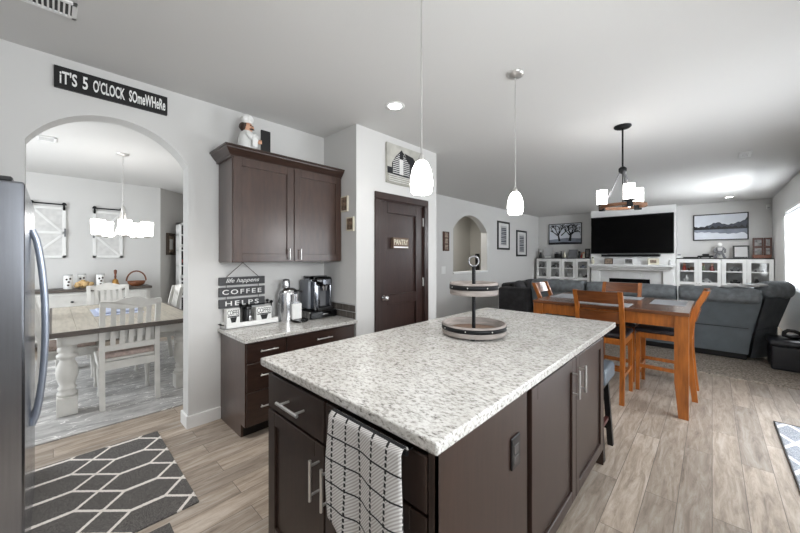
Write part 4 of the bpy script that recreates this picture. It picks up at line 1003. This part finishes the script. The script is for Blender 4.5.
# mantel ornaments
MZ = 1.205; X = 10.46
fig(X, 2.44, MZ, .17, .045, M['cream'], 'small vase of greenery at the left end of the mantel', kind='vase', mt2=M['green'], name='vase', cat='vase')
frame('framed_photo', X, 2.16, 1.96, MZ, MZ+.16, M['hair'], M['photob'], 'small dark framed photo on the left of the mantel', .016, .02, .03)
t = thing('word_block', 'grey patterned block on the middle of the mantel', 'ornament', (X, 1.6, MZ)); link('block', B().box(X, X+.03, 1.52, 1.68, MZ, MZ+.14, .003), M['photo'], t); link('base', B().box(X-.01, X+.04, 1.51, 1.69, MZ, MZ+.025, .002), M['lgrey'], t)
t = thing('mantel_clock', 'cream rectangular clock on the right of the mantel', 'clock', (X, 1.07, MZ)); link('case', B().box(X, X+.06, .97, 1.2, MZ, MZ+.16, .008), M['cream'], t); link('face', B().box(X-.003, X, 1.02, 1.15, MZ+.04, MZ+.12, .002), M['photob'], t)
fig(X, .76, MZ, .15, .03, M['lgrey'], 'small pale figurine at the right end of the mantel', kind='doll', mt2=M['white'], name='figurine', cat='figurine')
# on top of the right cabinets
X = 10.76
fig(X, .60, BZ, .09, .05, M['white'], 'small white ornament on the cabinet top beside the television', kind='block', mt2=M['grey'])
solo('game_console', B().box(10.66, 10.86, .24, .52, BZ-.001, BZ+.025, .004), M['black'], 'flat black console box on the right cabinet top', 'console')
fig(X, .12, BZ, .10, .14, M['black'], 'black model car on the right cabinet top', kind='car', name='model_car', cat='model car')
t = thing('toy_figure', 'grey and white toy figure standing on the right cabinet top', 'toy', (X, -.13, BZ))
b = B(); b.ball((X, -.13, BZ+.20), (.05, .065, .075)); b.ball((X, -.13, BZ+.13), (.045, .055, .05))
for s in (-1, 1): b.tube([(X, -.13+s*.03, BZ+.12), (X-.02, -.13+s*.06, BZ+.07), (X-.01, -.13+s*.075, BZ+.02)], .024); b.ball((X-.03, -.13+s*.08, BZ+.018), (.045, .03, .018)); b.tube([(X, -.13+s*.05, BZ+.24), (X-.03, -.13+s*.085, BZ+.20), (X-.05, -.13+s*.085, BZ+.15)], .022); b.ball((X-.055, -.13+s*.08, BZ+.14), .024)
link('body', b, M['grey'], t)
link('head', B().ball((X, -.13, BZ+.31), (.042, .045, .05)), M['white'], t); link('chest_plate', B().box(X-.058, X-.04, -.17, -.09, BZ+.17, BZ+.25, .006), M['lgrey'], t)
frame('framed_photo', X, -.345, -.61, BZ, BZ+.29, M['black'], M['lgrey'], 'wide black frame leaning on the right cabinet top', .03, .02, .08)
t = thing('collage_frame', 'brown hinged photo frame in the right corner of the cabinet top', 'frame', (X, -.81, BZ))
for ya, yb, ph in ((-.655, -.82, 0), (-.825, -.945, 1)):
    p_ = link('leaf', B().box(X+.0, X+.03, yb, ya, BZ-.001, BZ+.45, .004), M['redwood'], t)
    for k in range(2): link('photo', B().box(X-.003, X+.001, yb+.03, ya-.03, BZ+.08+k*.19, BZ+.22+k*.19), M['photo'], p_)
link('base', B().box(X-.06, X+.02, -.93, -.65, BZ-.001, BZ+.07, .004), M['brown'], t)
# things behind the glass
XS = 10.78
spec = [(3.98, 1.066, 'car', M['black'], 'black model car on the upper shelf of the left corner cabinet, left door'), (3.83, 1.066, 'doll', M['lgrey'], 'pale figurine on the upper shelf of the left corner cabinet, left door'),
        (3.60, 1.066, 'car', M['black'], 'black model car on the upper shelf of the left corner cabinet, right door'), (3.44, 1.066, 'block', M['hair'], 'dark box on the upper shelf of the left corner cabinet, right door'),
        (3.88, .781, 'doll', M['black'], 'black figurine on the middle shelf of the left corner cabinet'), (3.5, .781, 'vase', M['grey'], 'grey vase on the middle shelf of the left corner cabinet'),
        (3.12, 1.066, 'car', M['black'], 'black model car on the upper shelf left of the fireplace'), (2.76, 1.066, 'car', M['blue'], 'blue model car on the upper shelf left of the fireplace'),
        (3.10, .781, 'block', M['lgrey'], 'pale box on the middle shelf left of the fireplace'), (2.84, .781, 'doll', M['white'], 'white figurine on the middle shelf left of the fireplace'), (2.67, .781, 'car', M['black'], 'black model car on the middle shelf beside the mantel'),
        (.50, 1.066, 'doll', M['red'], 'red figurine on the upper shelf right of the fireplace'), (.36, 1.066, 'car', M['brown'], 'brown model car on the upper shelf right of the fireplace'),
        (.46, .781, 'vase', M['lgrey'], 'pale vase on the middle shelf right of the fireplace'), (.16, 1.066, 'doll', M['green'], 'green figurine on the upper shelf under the toy figure'), (.0, 1.066, 'doll', M['red'], 'red and pale figurine on the upper shelf under the toy figure'),
        (.10, .781, 'car', M['lgrey'], 'pale model car on the middle shelf right of the fireplace'), (-.38, 1.066, 'car', M['grey'], 'grey model car on the upper shelf of the right corner cabinet'), (-.38, .781, 'car', M['black'], 'black model car on the middle shelf of the right corner cabinet'),
        (-.55, .781, 'block', M['brown'], 'brown box on the middle shelf of the right corner cabinet'), (-.75, 1.066, 'car', M['lgrey'], 'pale model car on the upper shelf by the window'), (-.72, .781, 'doll', M['black'], 'black figurine on the middle shelf by the window')]
for y, z, k, m_, lb in spec:
    nm = {'car': 'model_car', 'doll': 'figurine', 'block': 'keepsake_box', 'vase': 'vase'}[k]; ct = {'car': 'model car', 'doll': 'figurine', 'block': 'box', 'vase': 'vase'}[k]
    h = {'car': .10, 'doll': .19, 'block': .18, 'vase': .17}[k]; r = {'car': .085, 'doll': .045, 'block': .05, 'vase': .05}[k]
    fig(XS if k != 'car' else XS-.03, y, z, h, r, m_, lb, ct, nm, M['skin'] if m_ in (M['red'], M['green']) else M['lgrey'], k)

# pictures on the TV wall
t = thing('tree_picture', 'black framed winter tree picture over the left cabinets', 'picture', (TV, 3.34, 1.79))
ya, yb, z0, z1 = 3.827, 2.863, 1.795, 2.45
f = B(); fw = .022
for q in ((yb, yb+fw, z0, z1), (ya-fw, ya, z0, z1), (yb+fw, ya-fw, z0, z0+fw), (yb+fw, ya-fw, z1-fw, z1)): f.box(TV-.035, TV, *q, .003)
link('frame', f, M['black'], t)
b = B(); b.mat(0).box(TV-.02, TV-.01, yb+fw, ya-fw, z0+fw, z1-fw); xp = TV-.021
b.mat(2).prism([(yb+fw, z0+fw), (ya-fw, z0+fw), (ya-fw, z0+.06), (3.4, z0+.075), (yb+fw, z0+.05)], 'x', xp-.0006, xp)
b.mat(1).prism([(yb+fw, z0+fw), (ya-fw, z0+fw), (ya-fw, z0+.15), (3.3, z0+.2), (yb+fw, z0+.17)], 'x', xp, xp+.001)
def branch(y, z, a, L, w, dep):
    y2, z2 = y+L*math.cos(a), z+L*math.sin(a); nx, nz_ = -math.sin(a), math.cos(a)
    if not (yb+fw+.01 < y2 < ya-fw-.01) or z2 > z1-fw-.01: return
    b.add([(xp-.001, y+nx*w, z+nz_*w), (xp-.001, y-nx*w, z-nz_*w), (xp-.001, y2-nx*w*.6, z2-nz_*w*.6), (xp-.001, y2+nx*w*.6, z2+nz_*w*.6)], [[0, 1, 2, 3]])
    if dep:
        for k in range(3): branch(y2, z2, a+random.uniform(-.85, .85), L*random.uniform(.62, .85), w*.6, dep-1)
b.mat(2)
branch(3.50, z0+.10, 1.40, .2, .032, 6); branch(3.20, z0+.10, 1.72, .2, .042, 6)
for q in ((3.45, 2.4), (3.55, .7), (3.2, .9), (3.2, 2.5)): branch(q[0], z0+.28, q[1], .16, .018, 5)
link('print', b, [M['sky'], M['mist'], M['ink']], t)
t = thing('lake_picture', 'wide black framed mountain lake picture over the right cabinets', 'picture', (TV, -.13, 1.8))
ya, yb, z0, z1 = .345, -.61, 1.805, 2.44; f = B()
for q in ((yb, yb+fw, z0, z1), (ya-fw, ya, z0, z1), (yb+fw, ya-fw, z0, z0+fw), (yb+fw, ya-fw, z1-fw, z1)): f.box(TV-.035, TV, *q, .003)
link('frame', f, M['black'], t)
b = B(); b.mat(0).box(TV-.02, TV-.01, yb+fw, ya-fw, z0+fw, z1-fw); A, D = ya-fw, yb+fw; Wd = A-D; zl = z0+.27
mtn = [(A, zl+.05)]; 
for i in range(1, 24):
    u = i/24; mtn.append((A-Wd*u, zl+.06+.10*math.exp(-((u-.45)/.16)**2)+.07*max(0, u-.6)/.4*2+.012*math.sin(i*2.3)))
mtn += [(D, zl+.26), (D, zl), (A, zl)]
b.mat(1).prism(mtn, 'x', xp, xp+.001)
fg = [(A, zl+.085)]+[(A-Wd*i/30, zl+.05+.02*math.sin(i*1.9)+.015*math.sin(i*4.7)) for i in range(1, 30)]+[(D, zl+.11), (D, zl-.01), (A, zl-.01)]
b.mat(2).prism(fg, 'x', xp-.001, xp)
rf = [(A, zl-.01), (D, zl-.01), (D, zl-.16)]+[(D+Wd*i/20, zl-.07-.05*math.exp(-((i/20-.3)/.3)**2)-.01*math.sin(i*2.1)) for i in range(1, 20)]+[(A, zl-.06)]
b.mat(3).prism(rf, 'x', xp-.0005, xp+.0005)
link('print', b, [M['sky'], M['slate'], M['ink'], M['mist']], t)
t = thing('wall_sensor', 'small white sensor box high in the right corner', 'sensor', (TV, -.91, 2.5)); link('case', B().box(TV-.04, TV, -.945, -.88, 2.47, 2.57, .01, 2), M['white'], t); link('lens', B().box(TV-.043, TV-.04, -.93, -.895, 2.485, 2.52, .003), M['lgrey'], t)

# left living wall art, switch
def wall_frame(xa, xb, z0, z1, label):
    t = thing('picture_frame', label, 'picture', ((xa+xb)/2, LW, z0), 0, 'pair of black framed prints')
    f = B(); w = .05
    for q in ((xa, xa+w, z0, z1), (xb-w, xb, z0, z1), (xa+w, xb-w, z0, z0+w), (xa+w, xb-w, z1-w, z1)): f.box(q[0], q[1], LW-.03, LW, q[2], q[3], .004)
    link('frame', f, M['black'], t); link('mount', B().box(xa+w, xb-w, LW-.015, LW-.008, z0+w, z1-w), M['paper'], t)
    b = B(); mx_ = (xb-xa)*.25; b.mat(0).box(xa+mx_, xb-mx_, LW-.018, LW-.015, z0+.12, z1-.12)
    b.mat(1)
    for i in range(9): zz = z0+.15+i*(z1-z0-.3)/9; b.box(xa+mx_+.03, xb-mx_-.03, LW-.0195, LW-.018, zz, zz+.025+.01*(i % 2))
    link('print', b, [M['lgrey'], M['slate']], t)
wall_frame(8.14, 8.85, 1.60, 2.37, 'black framed print on the left wall nearer the arched opening')
wall_frame(9.31, 10.02, 1.42, 2.19, 'black framed print on the left wall nearer the corner')
t = thing('photo_strip', 'narrow red brown photo strip on the wall left of the arched opening', 'picture', (5.81, LW, 1.53)); link('panel', B().box(5.70, 5.915, LW-.025, LW, 1.53, 1.945, .004), M['redwood'], t)
for k in range(3): link('photo', B().box(5.755, 5.86, LW-.028, LW-.024, 1.56+k*.13, 1.665+k*.13), M['photob'], t)
t = thing('light_switch', 'white light switch plate below the red brown photo strip', 'switch', (5.72, LW, 1.04)); link('plate', B().box(5.65, 5.80, LW-.008, LW, 1.04, 1.20, .003), M['white'], t); link('rocker', B().box(5.695, 5.755, LW-.013, LW-.007, 1.07, 1.17, .002), M['trim'], t)
t = thing('stair_rail', 'dark rail seen low through the arched opening in the left wall', 'railing', (8.8, 5.2, 0)); link('post', B().box(8.86, 8.95, 5.15, 5.25, 0, 1.5, .006), M['black'], t); link('handrail', B().box(8.82, 8.98, 5.17, 5.23, 1.25, 1.36, .01), M['black'], t)

# ------------------------------------------------------------------ dining room
t = thing('farmhouse_table', 'pale plank dining table with thick turned white legs', 'table', (.52, 4.95, 0))
x0, x1, y0, y1, TZ2 = -.03, 1.07, 3.95, 5.95, .765
b = B()
for i in range(7): a0 = x0+.02+i*(x1-x0-.04)/7; b.box(a0+.001, a0+(x1-x0-.04)/7-.001, y0+.02, y1-.02, TZ2-.03, TZ2, .001)
link('tabletop', b, M['tabletop'], t)
b = B(); b.box(x0, x1, y0, y0+.022, TZ2-.042, TZ2, .003); b.box(x0, x1, y1-.022, y1, TZ2-.042, TZ2, .003); b.box(x0, x0+.022, y0, y1, TZ2-.042, TZ2, .003); b.box(x1-.022, x1, y0, y1, TZ2-.042, TZ2, .003); link('edge_band', b, M['darkedge'], t)
b = B(); b.box(x0+.08, x1-.08, y0+.1, y0+.125, TZ2-.13, TZ2-.031); b.box(x0+.08, x1-.08, y1-.125, y1-.1, TZ2-.13, TZ2-.031); b.box(x0+.08, x0+.105, y0+.1, y1-.1, TZ2-.13, TZ2-.031); b.box(x1-.105, x1-.08, y0+.1, y1-.1, TZ2-.13, TZ2-.031); link('apron', b, M['offwhite'], t)
for xx in (.085, .955):
    for yy_ in (4.16, 5.74):
        b = B(); b.box(xx-.065, xx+.065, yy_-.065, yy_+.065, TZ2-.15, TZ2-.03, .004); b.box(xx-.068, xx+.068, yy_-.068, yy_+.068, 0.01, .17, .004)
        b.lathe([(.058, .17), (.068, .185), (.068, .20), (.05, .215), (.062, .235), (.06, .25), (.05, .265), (.07, .33), (.075, .38), (.066, .44), (.048, .485), (.05, .50), (.07, .515), (.07, .535), (.05, .55), (.064, .57), (.064, .59), (.055, .615)], (xx, yy_, 0), 24)
        link('leg', b, M['offwhite'], t)
def white_chair(label):
    t = thing('slat_back_chair', label, 'chair', (0, 0, 0), 0, 'white slat back dining chairs'); w = .225
    pts = [(-.245, .01), (-.225, .2), (-.205, .42), (-.21, .6), (-.235, .8), (-.28, 1.0)]
    for s in (-1, 1): link('rear_leg', post_prism(s*w, s*(w-.04), pts, .042), M['offwhite'], t)
    for s in (-1, 1): link('leg', B().lathe([(.018, .01), (.022, .03), (.016, .06), (.02, .15), (.028, .26), (.02, .33), (.03, .345), (.024, .36), (.03, .375), (.03, .42)], (s*(w-.035), .195, 0), 16), M['offwhite'], t)
    b = B(); b.box(-w+.03, w-.03, -.22, -.195, .36, .43); b.box(-w, w, .19, .225, .38, .43)
    for s in (-1, 1): b.box(s*w, s*(w-.028), -.2, .2, .37, .43)
    link('seat_frame', b, M['offwhite'], t)
    link('seat', B().box(-w-.01, w+.01, -.19, .24, .43, .455, .012, 2), M['offwhite'], t)
    link('cushion', B().box(-w+.02, w-.02, -.17, .2, .452, .50, .02, 3, True), M['pink'], t)
    # crest rail with shaped top
    top = [(-w, .955), (-w, .995), (-w+.03, 1.0), (-.13, .995), (-.06, 1.02), (0, 1.03), (.06, 1.02), (.13, .995), (w-.03, 1.0), (w, .995), (w, .955), (.1, .925), (0, .92), (-.1, .925)]
    link('top_rail', B().add([(x, -.29-(.02 if z > .95 else 0)+.02*(1-(x/w)**2)*-1, z) for x, z in top]+[(x, -.262-(.02 if z > .95 else 0)+.02*(1-(x/w)**2)*-1, z) for x, z in top],
         [list(range(14)), list(range(14, 28))]+[[i, (i+1) % 14, 14+(i+1) % 14, 14+i] for i in range(14)]), M['offwhite'], t)
    link('lower_rail', B().box(-w+.03, w-.03, -.225, -.2, .53, .585, .004), M['offwhite'], t)
    for k in range(5):
        x = -.13+k*.065; link('slat', B().bar((x, -.212, .575), (x, -.282, .94), .038, .012, (0, 1, .15)), M['offwhite'], t)
    return t
wc = white_chair('white slat back chair nearest the arch with its back to the kitchen')
wc.location = (.51, 4.245, 0)
dup(wc, (.54, 5.98, 0), PI, 'white slat back chair at the far end of the dining table by the sideboard')
dup(wc, (.90, 5.33, 0), PI/2, 'white slat back chair on the right side of the dining table')
dup(wc, (.12, 5.0, 0), -PI/2, 'white slat back chair on the left side of the dining table behind the refrigerator')
solo('table_runner', B().box(.30, .72, 4.75, 5.4, TZ2, TZ2+.006, .002).box(.34, .68, 4.85, 5.3, TZ2+.006, TZ2+.03, .01), M['lav'], 'folded pale blue cloth on the dining table', 'cloth')

t = thing('sideboard', 'white sideboard with dark wooden top against the dining room wall', 'sideboard', (.4, 7.34, 0))
sx0, sx1, sy0, sy1 = -.75, 1.17, 7.12, 7.57
link('top', B().box(sx0-.02, sx1+.02, sy0-.02, sy1, .86, .90, .005), M['darkedge'], t)
link('body', B().box(sx0, sx1, sy0+.02, sy1-.01, .55, .86, .003).box(sx0, sx1, sy0+.02, sy1-.01, .14, .18, .003), M['offwhite'], t)
for k in range(3):
    a0 = sx0+.03+k*(sx1-sx0-.06)/3; a1 = a0+(sx1-sx0-.06)/3-.02
    dr = shaker('x', a0, a1, .585, .84, sy0+.02, -1, t, M['offwhite'], w=.03, name='drawer')
    link('knob', B().ball(((a0+a1)/2, sy0-.012, .71), (.02, .015, .015), 12), M['black'], dr)
for xx in (sx0+.03, sx1-.03):
    for yy_ in (sy0+.05, sy1-.05): link('leg', B().lathe([(.025, 0), (.03, .05), (.02, .12), (.035, .25), (.03, .4), (.02, .48), (.035, .55)], (xx, yy_, 0), 16), M['offwhite'], t)
SZ = .90
def candle(x, y, label):
    t = thing('candle_jar', label, 'candle', (x, y, SZ), 0, 'white candle jars on the sideboard')
    link('jar', B().lathe([(.05, 0), (.055, .01), (.055, .20), (.05, .21)], (x, y, SZ), 20), M['white'], t)
    b = B(); 
    for k, (a_, zz) in enumerate(((-1.9, .15), (-1.5, .11), (-1.2, .16), (-1.6, .06))): b.ball((x+.055*math.cos(a_), y+.055*math.sin(a_), SZ+zz), (.014, .004, .016), 8)
    link('print', b, M['hair'], t); link('lid', B().lathe([(.052, .21), (.052, .225), (0, .225)], (x, y, SZ), 20), M['lgrey'], t)
candle(.16, 7.3, 'white printed candle jar left of the gold driftwood')
candle(.32, 7.45, 'white printed candle jar behind the gold driftwood')
candle(.535, 7.3, 'white printed candle jar right of the gold driftwood')
b = B()
for i in range(16): b.ball((.33+.11*math.cos(i*2.4)*(i/16), 7.27+.03*math.sin(i*1.7), SZ+.04+.07*abs(math.sin(i*1.3))*(1-i/22)), (.045, .03, .035), 8, rz=i)
solo('driftwood', b, M['gold'], 'gold driftwood cluster between the candle jars on the sideboard', 'ornament')
t = thing('hand_bell', 'brass hand bell standing on the sideboard', 'bell', (.72, 7.3, SZ)); link('bell', B().lathe([(.068, 0), (.062, .02), (.045, .06), (.038, .11), (.02, .13), (0, .135)], (.72, 7.3, SZ), 24), M['brass'], t); link('handle', B().lathe([(.012, .13), (.016, .17), (.012, .2), (.022, .24), (.02, .28), (0, .29)], (.72, 7.3, SZ), 16), M['brown'], t)
t = thing('basket', 'brown basket with a round hoop handle on the right of the sideboard', 'basket', (1.0, 7.3, SZ)); link('bowl', B().lathe([(.07, 0), (.11, .03), (.13, .085), (.12, .085), (.1, .035), (0, .02)], (1.0, 7.3, SZ), 28), M['basket'], t)
link('hoop', B().tube([(1.0+.135*math.cos(a_*PI/14), 7.3, SZ+.085+.17*math.sin(a_*PI/14)) for a_ in range(15)], .012), M['basket'], t)

def barn_door(x0, x1, z0, z1, label, flip):
    t = thing('barn_door_panel', label, 'wall decor', ((x0+x1)/2, 7.6, z0), 0, 'whitewashed barn door panels'); y = 7.6
    link('planks', B().box(x0+.03, x1-.03, y-.018, y, z0, z1-.06, .002), M['barnwhite'], t)
    f = B(); w = .04
    for q in ((x0, x0+w, z0, z1-.05), (x1-w, x1, z0, z1-.05), (x0, x1, z0, z0+w), (x0, x1, z1-.05-w, z1-.05), (x0, x1, (z0+z1)/2-.045, (z0+z1)/2-.01)): f.box(q[0], q[1], y-.03, y-.001, q[2], q[3], .002)
    zm = (z0+z1)/2-.03; a_, c_ = (x0+w, x1-w) if not flip else (x1-w, x0+w)
    f.bar((a_, y-.022, z1-.1), (c_, y-.022, zm+.01), .016, .032); f.bar((a_, y-.022, z0+w), (c_, y-.022, zm-.03), .016, .032)
    link('frame', f, M['white'], t)
    r = B(); r.box(x0-.01, x1+.01, y-.045, y-.035, z1-.02, z1, .001)
    for x in (x0+.02, x1-.02): r.box(x-.012, x+.012, y-.046, y-.03, z1-.1, z1-.02); r.cyl((x, y-.052, z1-.0), (x, y, z1-.0), .024, n=14)
    link('rail', r, M['blackm'], t); link('pull', B().box((x1-.02) if not flip else x0-.002, x1+.002 if not flip else x0+.02, y-.045, y-.03, zm-.06, zm+.07), M['grey'], t)
barn_door(-.25, .14, 1.385, 2.25, 'whitewashed barn door wall panel left of the dining chandelier', False)
barn_door(.46, .845, 1.385, 2.235, 'whitewashed barn door wall panel behind the dining chandelier', True)
# picture on the angled wall
aw = math.atan2(.68, .70)
t = thing('framed_print', 'dark brown framed print on the angled wall past the dining room', 'picture', (1.6, 7.79, 1.44), aw)
def loc(b_): return b_
inv = FR[t.name]
f = B()
for q in ((-.13, -.08, 0, .43), (.08, .13, 0, .43), (-.08, .08, 0, .05), (-.08, .08, .38, .43)): f.box(q[0], q[1], -.03, 0, q[2], q[3], .004)
link('frame', f, mat('dark_brown_frame', srgb(70, 58, 48), .6, var=.3, scale=14), t, world=False); link('mount', B().box(-.08, .08, -.015, -.008, .05, .38), M['photob'], t, world=False); link('print', B().box(-.045, .045, -.018, -.015, .11, .31), M['paper'], t, world=False)
t = thing('tall_shelf', 'tall white shelf of dark bottles glimpsed beside the arch', 'shelf', (1.8, 7.6, 0))
sx0, sx1, sy0, sy1 = 1.665, 1.99, 7.42, 7.68
b = B(); b.box(sx0, sx0+.035, sy0, sy1, 0, 2.06); b.box(sx1-.02, sx1, sy0, sy1, 0, 2.06); b.box(sx0, sx1, sy0, sy1, 2.03, 2.06)
for k in range(7): b.box(sx0, sx1, sy0+.01, sy1, .02+k*.3, .04+k*.3)
link('case', b, M['white'], t); link('back', B().box(sx0+.03, sx1-.02, sy1-.01, sy1, 0, 2.04), M['blackg'], t)
for k in range(3, 7):
    for j in range(2):
        x = sx0+.085+j*.12; y = 7.54; z = .04+k*.3 if k < 7 else 0
        if z+.25 > 2.03: continue
        tb = thing('bottle', 'dark bottle in the tall white shelf', 'bottle', (x, y, z), 0, 'bottles in the tall white shelf')
        link('glass', B().lathe([(.035, 0), (.036, .14), (.014, .19), (.013, .24), (0, .24)], (x, y, z), 14), M['blackg'], tb)
        link('bottle_label', B().lathe([(.0362, .05), (.0366, .05), (.0366, .11), (.0362, .11)], (x, y, z), 14, cap=False), M['paper' if (j+k) % 2 else 'red'], tb)
# dining chandelier
x, y = .61, 5.436
t = thing('chandelier', 'white glass five light chandelier on a chain over the dining table', 'chandelier', (x, y, H))
link('canopy', B().lathe([(.065, 0), (.065, -.01), (.02, -.03), (0, -.03)], (x, y, H)), M['nickel'], t)
b = B()
for i in range(17):
    z = H-.035-i*.038; pts = [(x+(.008*math.cos(a_*PI/5) if i % 2 else 0), y+(0 if i % 2 else .008*math.cos(a_*PI/5)), z-.017+.024*math.sin(a_*PI/5)) for a_ in range(10)]
    b.tube(pts, .0025, 6, True)
link('chain', b, M['nickel'], t)
link('column', B().lathe([(0, 2.06), (.012, 2.05), (.02, 2.02), (.022, 1.98), (.014, 1.95), (.014, 1.70), (.022, 1.67), (.016, 1.64), (0, 1.635)], (x, y, 0)), M['nickel'], t)
for k in range(5):
    a_ = math.radians(98+k*72); dv = R*math.cos(a_)+F*math.sin(a_); dx, dy = dv.x*.8, dv.y*.8
    pts = [(x+dx*r_, y+dy*r_, z) for r_, z in ((.02, 1.98), (.045, 1.9), (.06, 1.8), (.1, 1.70), (.18, 1.655), (.26, 1.65), (.31, 1.66))]
    link('arm', B().tube(pts, .008, 8), M['nickel'], t)
    px, py = x+dx*.31, y+dy*.31
    link('cup', B().lathe([(0, 1.645), (.03, 1.65), (.04, 1.665), (.04, 1.675), (0, 1.675)], (px, py, 0)), M['nickel'], t)
    link('shade', B().lathe([(.055, 1.67), (.06, 1.675), (.068, 1.85), (.063, 1.85), (.056, 1.685), (0, 1.68)], (px, py, 0), 24), M['shade_d'], t)
